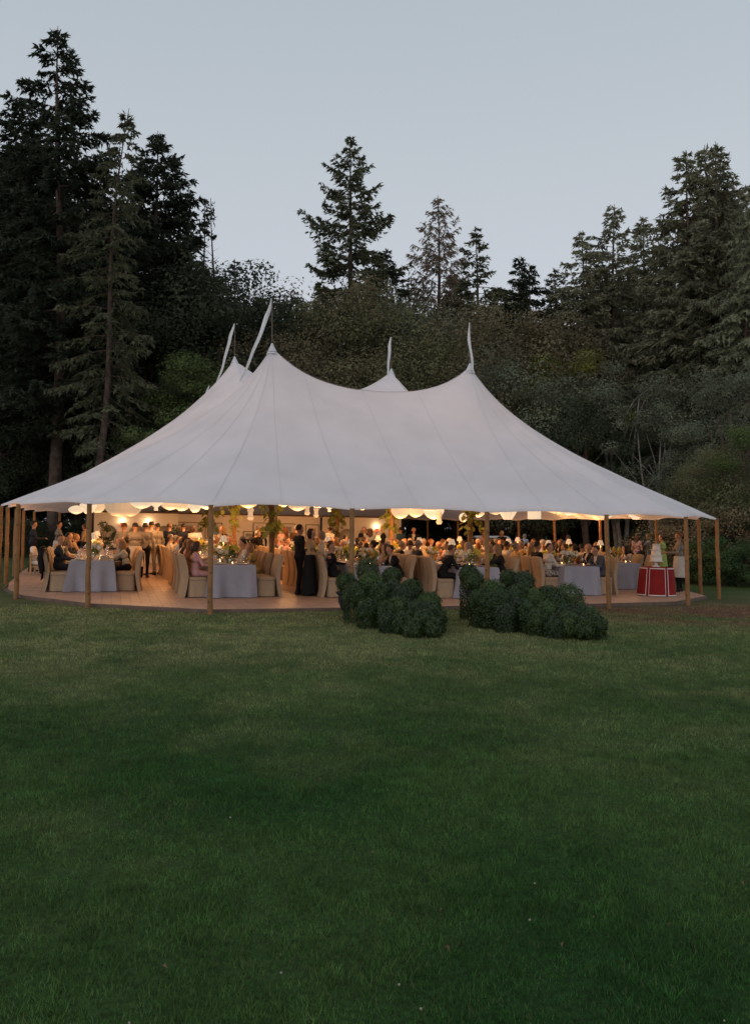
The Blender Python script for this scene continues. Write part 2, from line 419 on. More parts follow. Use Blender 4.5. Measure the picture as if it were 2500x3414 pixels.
def conifer(name, seed, H, R, z0=.12, nb=130, shape=.45, droop=.32, dens=1.0, card=.31, cw=.24, top=.35, lean=0.0, fol='fir', gapz=(), wob=.15, tipup=.18, bare=0.0, hang=.25, tk=1.0):
    g = np.random.default_rng(seed)
    tr = MB()
    tz = np.linspace(0, 1, 14)
    def axis(f):
        f = np.asarray(f, float)
        return np.stack([lean * H * (f - .0) ** 1.2 + wob * np.sin(f * 7 + seed), wob * np.sin(f * 5 + seed * 2), H * f], -1)
    r0 = (.0125 * H + .05) * tk
    tr.tube([tuple(p) for p in axis(tz)], [max(.015, r0 * (1 - t) ** .85 * (1.35 if t == 0 else 1)) for t in tz], 8)
    S = []; D = []; Ln = []
    for i in range(nb):
        f = (i + g.random()) / nb
        rel = f ** .88
        zf = z0 + (1 - z0) * rel * .985
        if any(a < zf < b for a, b in gapz) and g.random() < .75: continue
        dd_ = H * (1 - zf)
        L = (R * (1 - math.exp(-shape * dd_ / R)) * min(1.0, .55 + rel * 3) + .12) * g.uniform(.5, 1.12)
        if g.random() < .12: L *= 1.22
        az = i * 2.39996 + g.normal(0, .45)
        e0 = (-.10 + (top + .1) * rel + g.normal(0, .10))
        d = np.array([math.cos(az), math.sin(az), 0.0])
        o = axis(zf)
        t = np.linspace(0, 1, 6)
        pts = o + d * (L * t)[:, None]; pts[:, 2] += L * (e0 * t - droop * t ** 2 + tipup * t ** 4)
        rb = .010 * L + .008
        tr.tube([tuple(p) for p in pts], [rb * (1 - .85 * q) for q in t], 4, cap=False)
        if g.random() < bare: continue
        nt_ = max(5, int(L * 8.5 * dens)) * 2
        tt = .12 + .88 * g.random(nt_) ** .75
        base = o + d * (L * tt)[:, None]; base[:, 2] += L * (e0 * tt - droop * tt ** 2 + tipup * tt ** 4)
        side = np.where(np.arange(nt_) % 2 == 0, 1, -1)
        an = az + side * np.radians(g.uniform(28, 75, nt_))
        tl = np.clip(.42 * L * (1.05 - tt) + .18, .18, 1.5) * g.uniform(.6, 1.2, nt_)
        td = np.stack([np.cos(an), np.sin(an), -hang + g.normal(0, .16, nt_) + e0 * .5], -1)
        S.append(base); D.append(norm(td)); Ln.append(tl)
    # leader
    k = 14
    S.append(np.repeat(axis(.985)[None], k, 0) + np.stack([0 * np.arange(k), 0 * np.arange(k), -np.linspace(0, .05 * H, k)], -1))
    D.append(norm(g.normal(0, 1, (k, 3)) + np.array([0, 0, .8]))); Ln.append(np.full(k, .28))
    S = np.concatenate(S); D = np.concatenate(D); Ln = np.concatenate(Ln)
    m = (Ln / .095).astype(int) + 2
    id_ = np.repeat(np.arange(len(S)), m); n = len(id_)
    q = g.random(n)
    p = S[id_] + D[id_] * (Ln[id_] * q)[:, None]; p[:, 2] -= (q ** 2) * Ln[id_] * .22
    cd = norm(D[id_] * .9 + g.normal(0, .42, (n, 3)) + np.array([0, 0, -.16]))
    cl = card * g.uniform(.55, 1.15, n) * (H / 28) ** .3
    pr = norm(np.cross(cd, g.normal(0, .55, (n, 3)) + np.array([0, 0, .6])))
    wv = pr * (cl * cw)[:, None]
    V = np.stack([p - wv, p + wv, p + cd * cl[:, None]], 1).reshape(-1, 3)
    return dict(trunk=tr.mesh('trunk', M['bark'], True), crown=np_mesh('crown', V, np.arange(len(V)).reshape(-1, 3), [M[fol]]), H=H)

def broadleaf(name, seed, H, R, zc=.58, rz=.42, ncl=60, nleaf=150, leaf=.20, fol='lf_green', bark='bark', clr=.30, trunks=1, open_=.0, zmin=0.05):
    g = np.random.default_rng(seed); tr = MB()
    cs = []
    while len(cs) < ncl:
        d = norm(g.normal(0, 1, 3)); r = g.uniform(.35, 1.0) ** .6
        c = np.array([d[0] * R * r, d[1] * R * r, H * zc + d[2] * H * rz * r])
        if c[2] < H * zmin: continue
        cs.append(c)
    cs = np.array(cs)
    for k in range(trunks):
        a = g.uniform(0, 6.3); sp = 0 if trunks == 1 else .35 * R
        top = np.array([math.cos(a) * sp, math.sin(a) * sp, H * (zc + .15)])
        pts = [np.array([math.cos(a) * .12 * k, math.sin(a) * .12 * k, 0]) * (1 - t) + top * t + np.array([math.sin(t * 5 + seed) * .12, math.cos(t * 4 + seed) * .12 - .12, 0]) * t for t in np.linspace(0, 1, 8)]
        r0 = (.018 * H + .03) / (trunks ** .5)
        tr.tube([tuple(p) for p in pts], [r0 * (1 - .8 * t) for t in np.linspace(0, 1, 8)], 7)
        for c in cs[k::max(1, trunks * 3)]:
            b = pts[int(g.integers(2, 6))]; mid = (b + c) / 2 + np.array([0, 0, .06 * H])
            tr.tube([tuple(b), tuple(mid), tuple(c)], [r0 * .3, r0 * .2, .012], 4, cap=False)
    n = ncl * nleaf
    ci = np.repeat(np.arange(ncl), nleaf)
    cr_ = clr * R * g.uniform(.6, 1.25, ncl)
    dd = norm(g.normal(0, 1, (n, 3))); rr = g.random(n) ** .28
    p = cs[ci] + dd * (cr_[ci] * rr)[:, None] * np.array([1, 1, .72])
    p[:, 2] = np.maximum(p[:, 2], .03)
    nn = norm(dd * 1.15 + g.normal(0, .38, (n, 3)) + np.array([0, 0, .25]))
    a = norm(np.cross(nn, g.normal(0, 1, (n, 3)))); b = np.cross(nn, a)
    L = leaf * g.uniform(.6, 1.25, n)[:, None]
    V = np.stack([p - a * L * .5, p + b * L * .28, p + a * L * .5, p - b * L * .28], 1).reshape(-1, 3)
    return dict(trunk=tr.mesh('trunk', M[bark], True), crown=np_mesh('crown', V, np.arange(len(V)).reshape(-1, 4), [M[fol]]), H=H)

def plant(spec, name, x, y, rz, s, label, cat, group, sz=1.0, fol=None):
    M0 = Matrix.Translation((x, y, float(gz(x)) - .05)) @ Matrix.Rotation(rz, 4, 'Z') @ Matrix.Diagonal((s, s, s * sz, 1))
    o = empty(name, M0); tag(o, label, cat, group)
    link('trunk', spec['trunk'], o)
    c = link('crown', spec['crown'], o)
    if fol:
        c.material_slots[0].link = 'OBJECT'; c.material_slots[0].material = M[fol]
    return o
def tree_at(spec, name, px, ptop, Y, label, cat, group, rz=0.0, fol=None, wide=1.0):
    X = (px - 1250) / 2800 * Y; h = EYE + (1755 - ptop) / 2800 * Y - float(gz(X))
    s = h / spec['H'] * 1.015
    return plant(spec, name, X, Y, rz, s * wide, label, cat, group, 1 / wide, fol)

G1 = 'tall conifers around the clearing'
C1 = conifer('a', 11, 29, 6.8, z0=.22, nb=145, shape=.62, droop=.24, dens=1.0, top=.26, fol='fir_d', gapz=((.66, .69), (.76, .785), (.85, .865)))
C2 = conifer('b', 12, 25, 3.4, z0=.18, nb=110, shape=.45, droop=.42, dens=.55, top=.2, lean=.085, fol='fir', wob=.3, hang=.5, tk=.72)
C3 = conifer('c', 13, 24, 5.2, z0=.10, nb=190, shape=.70, droop=.28, dens=.95, top=.4, fol='fir_d')
C4 = conifer('d', 14, 31, 7.2, z0=.22, nb=125, shape=.52, droop=.16, dens=1.0, top=.46, fol='fir', tipup=.22)
C5 = conifer('e', 15, 26, 4.6, z0=.15, nb=130, shape=.70, droop=.14, dens=.75, top=.60, fol='fir_b', card=.30, cw=.16, hang=.8, tipup=.1)
C6 = conifer('f', 16, 23, 4.2, z0=.12, nb=105, shape=.52, droop=.30, dens=.8, top=.30, fol='fir')
C7 = conifer('g', 17, 24, 5.2, z0=.10, nb=160, shape=.56, droop=.36, dens=.95, top=.35, fol='fir_o', hang=.35)
C8 = conifer('h', 18, 24, 4.8, z0=.18, nb=125, shape=.66, droop=.22, dens=.85, top=.40, fol='fir_o', hang=.3)
C9 = conifer('i', 19, 27, 5.0, z0=.05, nb=170, shape=.60, droop=.55, dens=.85, top=.1, fol='cedar', hang=.7, card=.34)
CS1 = conifer('s', 20, 18, 1.6, z0=.30, nb=60, shape=.3, droop=.10, dens=.10, top=.9, fol='fir_d', bare=.72, tk=.7)

tree_at(C1, 'fir_tree', 190, 88, 45, 'tallest dark fir, its ragged top above every other tree', 'fir tree', G1, .4)
tree_at(C2, 'fir_tree', 296, 372, 40, 'leaning thin fir with a bare sloping trunk behind the white canopy', 'fir tree', G1, 0.0)
tree_at(C3, 'fir_tree', 512, 440, 50, 'dense dark pyramidal fir just behind the leaning thin fir', 'fir tree', G1, 1.0)
tree_at(C3, 'fir_tree', 60, 335, 52, 'dark blue-green fir tucked behind the tallest fir', 'fir tree', G1, 2.2)
tree_at(C6, 'fir_tree', 425, 560, 56, 'dark fir half hidden between the leaning fir and the pyramidal fir', 'fir tree', G1, 3.2, 'fir_d')
tree_at(CS1, 'dead_tree', 672, 662, 52, 'bare thin dead conifer, taller of two spires over dark broadleaf crowns', 'dead tree', G1, .5)
tree_at(CS1, 'dead_tree', 712, 668, 53, 'bare thin dead conifer, second spire over dark broadleaf crowns', 'dead tree', G1, 2.5)
tree_at(C4, 'fir_tree', 1168, 455, 60, 'tall pointed fir alone against the sky between the tent peaks', 'fir tree', G1, .9)
tree_at(C7, 'fir_tree', 1295, 835, 58, 'short dense dark fir nestled against the tall pointed fir', 'fir tree', G1, 1.4, 'fir_d')
tree_at(C5, 'fir_tree', 1460, 658, 62, 'brown half-dead fir with sparse drooping needles', 'fir tree', G1, 0.2)
tree_at(C6, 'fir_tree', 1586, 762, 60, 'open airy fir beside the brown half-dead fir', 'fir tree', G1, 1.0)
tree_at(C7, 'fir_tree', 1735, 862, 56, 'squat twin-topped dark fir in the dip of the treeline', 'fir tree', G1, 2.0, 'fir_d')
tree_at(C7, 'fir_tree', 1762, 885, 56.5, 'lower second top of the squat twin fir pair', 'fir tree', G1, 3.0, 'fir_d')
tree_at(C7, 'fir_tree', 1955, 772, 54, 'bushy cone-shaped fir, first of three in the gap group', 'fir tree', G1, .3)
tree_at(C8, 'fir_tree', 2052, 688, 55, 'airy pointed fir, middle and highest of the gap group', 'fir tree', G1, 1.3)
tree_at(C8, 'fir_tree', 2146, 728, 57, 'thin fir, third of the gap group next to the tall trio', 'fir tree', G1, 2.6)
tree_at(C7, 'fir_tree', 2305, 508, 47, 'dense olive fir, outermost of the tall trio', 'fir tree', G1, .8)
tree_at(C8, 'fir_tree', 2358, 490, 48, 'slim fir in the middle of the tall trio', 'fir tree', G1, 4.0)
tree_at(C8, 'fir_tree', 2396, 478, 46, 'highest fir of the tall trio with a bent tip', 'fir tree', G1, 5.2)
tree_at(C9, 'cedar_tree', 2490, 690, 42, 'grey-green drooping cedar with pale trunk at the frame edge', 'cedar tree', G1, 1.0)
tree_at(C9, 'cedar_tree', 2330, 1010, 44, 'lower drooping cedar beneath the tall trio', 'cedar tree', G1, 2.4, 'fir')
tree_at(C9, 'cedar_tree', 2235, 900, 50, 'mid-height dark cedar between the gap group and the trio', 'cedar tree', G1, 3.3, 'fir')
tree_at(C6, 'fir_tree', 625, 735, 57, 'slim dark fir just past the pyramidal fir', 'fir tree', G1, .7, 'fir_d')
tree_at(C6, 'fir_tree', 775, 870, 58, 'short slim fir between dead spires and highest tent peak', 'fir tree', G1, 1.9, 'fir_d')
tree_at(C8, 'fir_tree', 1850, 900, 60, 'pointed fir filling the dip before the gap group', 'fir tree', G1, 2.9, 'fir')
# second line of conifers, filling the wood behind
G2 = 'conifers deeper in the wood'
deep = [(-60, 420, 58), (20, 520, 60), (120, 480, 62), (250, 560, 60), (340, 640, 62), (470, 700, 64), (560, 800, 62), (640, 900, 66), (860, 985, 70), (935, 1000, 72), (985, 985, 74),
        (1080, 960, 72), (1240, 930, 74), (1370, 930, 72), (1520, 930, 75), (1660, 960, 72), (1840, 1020, 72), (1900, 960, 70), (2000, 900, 66), (2110, 880, 68), (2200, 820, 64),
        (2290, 760, 62), (2420, 640, 60), (2530, 600, 58), (2620, 700, 55), (-150, 500, 55)]
ORD = ['first', 'second', 'third', 'fourth', 'fifth', 'sixth', 'seventh', 'eighth', 'ninth', 'tenth', 'eleventh', 'twelfth', 'thirteenth', 'fourteenth', 'fifteenth', 'sixteenth', 'seventeenth', 'eighteenth', 'nineteenth', 'twentieth',
       'twenty-first', 'twenty-second', 'twenty-third', 'twenty-fourth', 'twenty-fifth', 'twenty-sixth', 'twenty-seventh', 'twenty-eighth', 'twenty-ninth', 'thirtieth', 'thirty-first', 'thirty-second', 'thirty-third', 'thirty-fourth', 'thirty-fifth', 'thirty-sixth', 'thirty-seventh', 'thirty-eighth', 'thirty-ninth', 'fortieth']
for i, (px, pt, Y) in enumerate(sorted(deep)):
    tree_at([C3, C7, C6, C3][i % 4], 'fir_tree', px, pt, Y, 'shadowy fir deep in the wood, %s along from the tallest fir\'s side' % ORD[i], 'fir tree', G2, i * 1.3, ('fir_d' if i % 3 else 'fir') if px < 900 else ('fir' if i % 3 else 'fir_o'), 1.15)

B1 = broadleaf('a', 31, 11, 4.2, ncl=62, nleaf=520, leaf=.14, fol='lf_olive', trunks=2, clr=.36)
B2 = broadleaf('b', 32, 10, 3.6, ncl=58, nleaf=460, leaf=.13, fol='lf_brown', trunks=3, clr=.36)
B3 = broadleaf('c', 33, 12, 3.2, ncl=55, nleaf=460, leaf=.14, fol='lf_green', clr=.33)
B4 = broadleaf('d', 34, 14, 4.0, ncl=70, nleaf=330, leaf=.16, fol='lf_dark', trunks=2, clr=.30)
B5 = broadleaf('e', 35, 4.0, 2.4, zc=.5, rz=.48, ncl=55, nleaf=190, leaf=.13, fol='lf_rhodo', trunks=3, clr=.30, zmin=.02)
B6 = broadleaf('f', 36, 12, 3.6, ncl=40, nleaf=300, leaf=.14, fol='lf_grey', bark='bark_pale', trunks=3, clr=.26, zc=.66, rz=.3)
GB = 'broadleaf trees behind the tent'
bl = [(B4, 610, 775, 52, 'dark broadleaf tree below the dead spires', None), (B4, 730, 815, 50, 'dark round broadleaf tree beside the back peak flag', None),
      (B4, 520, 1000, 47, 'black-green broadleaf tree under the pyramidal fir', None), (B4, 815, 925, 54, 'dark rounded tree closing the dip before the peak flags', None),
      (B3, 690, 1165, 43, 'bright green young tree beside the lowest peak flag', 'lf_mid'), (B3, 575, 1235, 42, 'mid green bushy tree over the sloping canopy edge', None),
      (B2, 940, 1120, 50, 'rusty brown shrub-tree between two tent peaks', None), (B1, 1000, 1045, 56, 'olive broadleaf tree left of the tall pointed fir', None),
      (B2, 1110, 955, 55, 'bronze twiggy tree at the foot of the tall pointed fir', None), (B1, 1215, 1010, 53, 'round olive tree under the tall pointed fir', None),
      (B2, 1100, 1190, 48, 'low bronze tree close behind the highest tent peak', None), (B1, 1330, 1130, 49, 'low olive tree behind the middle peak flag', None), (B1, 1400, 1015, 57, 'broad dark olive tree beneath the brown fir', 'lf_grey'),
      (B1, 1520, 1030, 56, 'broad olive tree beneath the airy fir', None), (B2, 1640, 1050, 50, 'bronze rounded tree behind the near peak flag', None), (B2, 1760, 1070, 52, 'rust-tinted tree below the squat twin fir', None),
      (B1, 1690, 1190, 46, 'grey-olive tree just past the near peak flag', 'lf_grey'), (B3, 1885, 1140, 47, 'yellow-green rounded tree right of the tent peaks', 'lf_yel'), (B4, 1960, 1290, 42, 'dark shaded tree above the canopy slope', None),
      (B6, 2080, 1190, 43, 'grey-green tree with pale stems above the canopy slope', None), (B6, 2190, 1330, 40, 'slender pale-trunked tree behind the cake table', None), (B4, 2150, 1420, 46, 'black-green tree behind the pale trunks', None),
      (B1, 1800, 1330, 45, 'shadowed olive tree hugging the canopy slope', 'lf_dark'), (B4, 2290, 1350, 44, 'dark broadleaf tree below the lower cedar', None), (B3, 2440, 1180, 37, 'green leafy tree in front of the pale-trunked cedar', 'lf_grey'),
      (B1, 2390, 1480, 33, 'olive-leaved tree arching over the outer tent pole', None), (B3, 2520, 1400, 31, 'green tree at the frame edge beyond the tent', 'lf_green'),
      (B4, 380, 1080, 48, 'dark tree between the two bare trunks', None), (B4, 120, 1010, 50, 'dark tree under the tallest fir', None), (B4, -20, 1130, 47, 'dark tree at the frame edge under the firs', None), (B4, 250, 1220, 50, 'dark low tree behind the bare trunks', None)]
for i, (sp_, px, pt, Y, lab, fo) in enumerate(bl):
    tree_at(sp_, 'broadleaf_tree', px, pt, Y, lab.replace('left of', 'beside').replace('right of', 'past'), 'tree', GB, i * 1.7, fo, 1.12)

GS = 'understorey shrubs along the wood edge'
shr = [(2300, 1690, 31, 'lf_brown'), (2385, 1640, 31, 'lf_olive'), (2470, 1690, 30, 'lf_brown'), (2330, 1800, 29.5, 'lf_rhodo'), (2420, 1790, 28.5, 'lf_rhodo'), (2520, 1800, 28, 'lf_rhodo'),
       (2240, 1740, 36, 'lf_dark'), (2150, 1745, 44, 'lf_dark'), (2050, 1740, 50, 'lf_dark'), (1950, 1735, 52, 'lf_dark'), (1850, 1730, 54, 'lf_dark'), (1740, 1735, 56, 'lf_dark'), (1630, 1740, 58, 'lf_dark'),
       (1520, 1735, 58, 'lf_rhodo'), (1420, 1735, 56, 'lf_rhodo'), (330, 1715, 48, 'lf_dark'), (230, 1735, 46, 'lf_dark'), (140, 1735, 45, 'lf_dark'), (60, 1730, 42, 'lf_dark'), (-30, 1720, 40, 'lf_dark'), (-120, 1700, 40, 'lf_dark'),
       (100, 1640, 52, 'lf_dark'), (0, 1620, 50, 'lf_dark'), (1480, 1690, 62, 'lf_dark'), (1700, 1680, 62, 'lf_dark'), (1900, 1680, 60, 'lf_dark'), (2080, 1680, 56, 'lf_dark'), (2210, 1640, 46, 'lf_dark')]
tone = {'lf_brown': 'rust-tinged', 'lf_olive': 'olive', 'lf_rhodo': 'glossy green', 'lf_dark': 'dark'}
cnt = {}
for i, (px, pt, Y, fo) in enumerate(sorted(shr)):
    cnt[fo] = cnt.get(fo, 0) + 1
    tree_at(B5, 'shrub', px, pt, Y, '%s shrub under the trees, %s of its colour from the armchair side' % (tone[fo], ORD[cnt[fo] - 1]), 'shrub', GS, i * 2.1, fo, 1.25)

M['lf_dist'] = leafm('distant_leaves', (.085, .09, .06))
# the wood beyond, one dark mass behind the trees that can be told apart
g = np.random.default_rng(77)
n = 42000
wx = g.uniform(-60, 62, n); wy = g.uniform(80, 96, n)
hmax = 11 + 4 * vnoise(wx, wx * 0, 7, 41) + 8 * sstep(-12, -30, wx) + 6 * sstep(18, 34, wx)
wz = gz(wx) + hmax * g.random(n) ** .8
p = np.stack([wx, wy, wz], -1); nn = norm(g.normal(0, 1, (n, 3)) + np.array([0, -.6, .5]))
a = norm(np.cross(nn, g.normal(0, 1, (n, 3)))); b = np.cross(nn, a); L = g.uniform(.5, 1.0, n)[:, None]
V = np.stack([p - a * L * .5, p + b * L * .3, p + a * L * .5, p - b * L * .3], 1).reshape(-1, 3)
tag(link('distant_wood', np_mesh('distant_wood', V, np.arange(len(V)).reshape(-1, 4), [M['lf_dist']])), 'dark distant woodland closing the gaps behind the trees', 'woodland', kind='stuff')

# ------------------------------------------------------------------ tent
POLES = [(1.92, 16.99), (4.85, 17.02), (8.0, 17.1), (11.14, 17.21), (13.57, 17.5), (15.7, 18.96), (16.34, 20.5), (16.5, 22.7), (16.5, 25.9), (16.5, 29.1), (16.5, 32.1),
         (16.5, 35.2), (16.4, 38.4), (15.6, 40.5), (13.8, 41.7), (11.0, 41.9), (8.0, 41.9), (5.0, 41.9), (1.8, 41.9), (-.6, 41.2), (-2.1, 39.3), (-2.9, 36.4), (-2.93, 32.3), (-2.88, 29.2),
         (-2.75, 25.7), (-2.66, 23.3), (-2.01, 20.88), (-.41, 18.59)]
EAVE = 2.2
U1, U2 = 4.0, 9.6
V1, V2, V3 = 21.6, 28.5, 36.0
CENT = [(U1, V1, 1.16), (U2, V1, 1.06), (U1, V2, 1.12), (U2, V2, 1.12), (U1, V3, 1.15), (U2, V3, 1.15)]
SP = 1.12
def hb(v):
    return 5.25 + 1.0 * np.exp(-((v - V2) / 3.0) ** 2)
def spikes(u, v):
    z = 0
    for a, b, h in CENT: z = z + h * np.exp(-np.hypot(u - a, v - b) / (1.5 if b == V2 else SP))
    return z
def outline(nsub=10):
    """eave line: straight between pole tops, drawn in and lifted a little in the middle of each bay"""
    cx, cy = 6.8, 29.4
    pts = []
    for i, a in enumerate(POLES):
        b = POLES[(i + 1) % len(POLES)]
        for k in range(nsub):
            t = k / nsub; s = 4 * t * (1 - t)
            u = a[0] * (1 - t) + b[0] * t; v = a[1] * (1 - t) + b[1] * t
            du, dv = b[0] - a[0], b[1] - a[1]; ln = math.hypot(du, dv)
            nu, nv = -dv / ln, du / ln       # inward for this order
            pts.append((u + nu * .16 * s, v + nv * .16 * s, EAVE + .07 * s, i, k))
    return pts
OUT = outline()
def canopy_z(u0, v0, qu, qv, e, t):
    base = hb(qv)
    # gentle sag towards the eave
    g = (1 - t) - .10 * t * (1 - t) * 1.0
    u = qu + (u0 - qu) * t; v = qv + (v0 - qv) * t
    return u, v, e + (base - e) * g + (spikes(u, v)) * (1 - t) ** .5
TT = np.concatenate([np.linspace(0, .3, 14) ** 1.0, np.linspace(.33, 1, 18)])
NO = len(OUT)
V = []
for (u0, v0, e, i, k) in OUT:
    qu = min(max(u0, U1), U2); qv = min(max(v0, V1), V3)
    for t in TT:
        u, v, z = canopy_z(u0, v0, qu, qv, e, t)
        wr = .022 * (vnoise(np.array([u]), np.array([v]), .8, 61)[0] - .5) + .012 * (vnoise(np.array([u]), np.array([v]), .3, 62)[0] - .5)
        V.append(tuple(P(u, v, float(z + wr * min(1, t * 4)))))
NT = len(TT)
F = []
for i in range(NO):
    j = (i + 1) % NO
    for k in range(NT - 1):
        F.append((i * NT + k, i * NT + k + 1, j * NT + k + 1, j * NT + k))
# hem hanging at the eave
for i in range(NO):
    V.append((V[i * NT + NT - 1][0], V[i * NT + NT - 1][1], V[i * NT + NT - 1][2] - .05))
h0 = NO * NT
for i in range(NO):
    j = (i + 1) % NO
    F.append((i * NT + NT - 1, h0 + i, h0 + j, j * NT + NT - 1))
# inner field between the six poles
nu_, nv_ = 30, 60
o = len(V)
for a in range(nu_ + 1):
    for b in range(nv_ + 1):
        u = U1 + (U2 - U1) * a / nu_; v = V1 + (V3 - V1) * b / nv_
        su = 4 * (a / nu_) * (1 - a / nu_)
        sv = min(1, 6 * (b / nv_) * (1 - b / nv_))
        V.append(tuple(P(u, v, float(hb(v) + spikes(u, v) - .25 * su * sv))))
for a in range(nu_):
    for b in range(nv_):
        i0 = o + a * (nv_ + 1) + b
        F.append((i0, i0 + 1, i0 + nv_ + 2, i0 + nv_ + 1))
tent = empty('sailcloth_tent', Matrix.Translation(P(6.8, 17.2, 0)))
tag(tent, 'large white peaked sailcloth tent on wooden poles over the dinner tables', 'tent')
TI = tent.matrix_world.inverted()
def tpart(name, me, parent=None):
    o = link(name, me, parent or tent)
    if parent is None: o.matrix_parent_inverse = TI.copy()
    return o
canopy_me = np_mesh('canopy', V, F, [M['canvas']], smooth=True)
canopy = tpart('canopy', canopy_me)

# sewn seams running from the peaks to the eave, each a raised strip
def strip(pts, wdt, lift=.012):
    mb = MB(); Vv = []
    pts = [Vector(p) for p in pts]
    for i, p in enumerate(pts):
        d = (pts[min(i + 1, len(pts) - 1)] - pts[max(i - 1, 0)]).normalized()
        sd = d.cross(Vector((0, 0, 1)))
        if sd.length < 1e-3: sd = Vector((1, 0, 0))
        sd.normalize(); nrm = sd.cross(d).normalized()
        if nrm.z < 0: nrm = -nrm
        Vv += [p - sd * wdt / 2 + nrm * lift, p + sd * wdt / 2 + nrm * lift]
    mb.add(Vv, [(2 * i, 2 * i + 1, 2 * i + 3, 2 * i + 2) for i in range(len(pts) - 1)])
    return mb
for idx, (u0, v0, e, i, k) in enumerate(OUT):
    if k in (0, 5):
        qu = min(max(u0, U1), U2); qv = min(max(v0, V1), V3)
        if not (v0 < 24 or i >= 21 or u0 > 15): continue
        pts = []
        for t in np.linspace(.02, .995, 34):
            u, v, z = canopy_z(u0, v0, qu, qv, e, t); pts.append(P(u, v, float(z)))
        o = tpart('seam', strip(pts, .012).mesh('seam', M['seam'])); o.parent = canopy; o.matrix_parent_inverse = Matrix.Identity(4)
pts = [P(u, V1, float(hb(V1) + spikes(u, V1))) for u in np.linspace(U1 + .25, U2 - .25, 40)]
o = tpart('ridge_seam', strip(pts, .04, .016).mesh('ridge_seam', M['ridge_tape'])); o.parent = canopy; o.matrix_parent_inverse = Matrix.Identity(4)

# side poles
def side_pole_mesh(seed, h):
    g = random.Random(seed); mb = MB()
    mb.tube([(g.uniform(-.01, .01), g.uniform(-.01, .01), z) for z in np.linspace(-.05, h, 7)], [.056 - .006 * i / 6 for i in range(7)], 10)
    return smooth_by_angle(mb.mesh('side_pole', M['pole']))
spm = [side_pole_mesh(i, EAVE - .02) for i in range(4)]
knm = MB(); knm.lathe([(.018, 0), (.02, .006), (.01, .012)], 8); knm = knm.mesh('knot', M['knot'])
for i, (u, v) in enumerate(POLES):
    p = P(u, v, 0)
    o = tpart('side_pole', spm[i % 4]); 
    cx, cy = W2(6.8, 29.4); d = Vector((cx - p.x, cy - p.y, 0)).normalized()
    R = Matrix.Rotation(.022, 4, Vector((-d.y, d.x, 0)))
    o.matrix_basis = Matrix.Translation(p - d * .05) @ R @ Matrix.Rotation(i * 1.1, 4, 'Z')
    if v < 21:
        for q in range(3):
            kk = link('knot', knm, o); a = random.uniform(-2.6, -.5) - i * 1.1
            z = .35 + .6 * q + random.uniform(-.15, .2)
            kk.matrix_local = Matrix.Translation((.05 * math.cos(a), .05 * math.sin(a), z)) @ Matrix.Rotation(a, 4, 'Z') @ Matrix.Rotation(math.pi / 2, 4, 'Y')
# centre poles
for (u, v, h) in CENT:
    top = float(hb(v) + h)
    mb = MB(); mb.tube([(0, 0, z) for z in np.linspace(0, top - .05, 9)], .072, 12)
    o = tpart('centre_pole', smooth_by_angle(mb.mesh('centre_pole', M['pole']))); o.matrix_basis = Matrix.Translation(P(u, v, .02))
    # peak cap cloth and its lacing band
    mb = MB(); mb.lathe([(.15, -.17), (.10, -.05), (.055, .04), (.022, .12)], 14)
    c = tpart('peak_cap', smooth_by_angle(mb.mesh('peak_cap', M['canvas']), 60)); c.matrix_basis = Matrix.Translation(P(u, v, top))
    mb = MB(); mb.lathe([(.134, -.008), (.141, 0), (.132, .008)], 14)
    b = link('lacing_band', mb.mesh('lacing_band', M['ridge_tape']), c, Matrix.Translation((0, 0, -.11)))
# flags on the peaks
def flag(u, v, h, length, sweep, curl, wid, name='flag'):
    top = float(hb(v) + h)
    base = P(u, v, top + .05)
    mb = MB(); mb.tube([(0, 0, 0), (0, 0, 1.22)], .018, 6)
    fp = tpart('flagpole', mb.mesh('flagpole', M['metal'])); fp.matrix_basis = Matrix.Translation(base)
    mb = MB(); n = 26; Vv = []
    for i in range(n):
        t = i / (n - 1)
        ww = wid * (1 - .75 * t) * (.25 + .75 * min(1, t * 5))
        z = 1.20 - length * t
        ox = -sweep * t ** 1.35 + .008 * math.sin(t * 17 + curl)
        oy = -.05 - .10 * t
        f = .03 * math.sin(t * 9 + curl)
        for q in range(5):
            a = q / 4
            Vv.append((ox - ww * a + (ww * .4 if t < .35 else 0) * 0, oy + .045 * math.sin(a * 6 + t * 7 + curl) + f, z + .05 * (a - .5)))
    mb.add(Vv, [(5 * i + q, 5 * i + q + 1, 5 * i + q + 6, 5 * i + q + 5) for i in range(n - 1) for q in range(4)])
    o = link('pennant', mb.mesh('pennant', M['flag'], True), fp)
flag(U1, V1, CENT[0][2], 2.15, .80, .3, .12)
flag(U2, V1, CENT[1][2], 2.5, -.22, 1.2, .10)
flag(U1, V2, CENT[2][2], 2.2, .62, 2.0, .12)
flag(U2, V2, CENT[3][2], 1.9, .16, 2.6, .12)
flag(U1, V3, CENT[4][2], 1.7, .45, 3.0, .12)
flag(U2, V3, CENT[5][2], 1.7, .30, 4.0, .20)

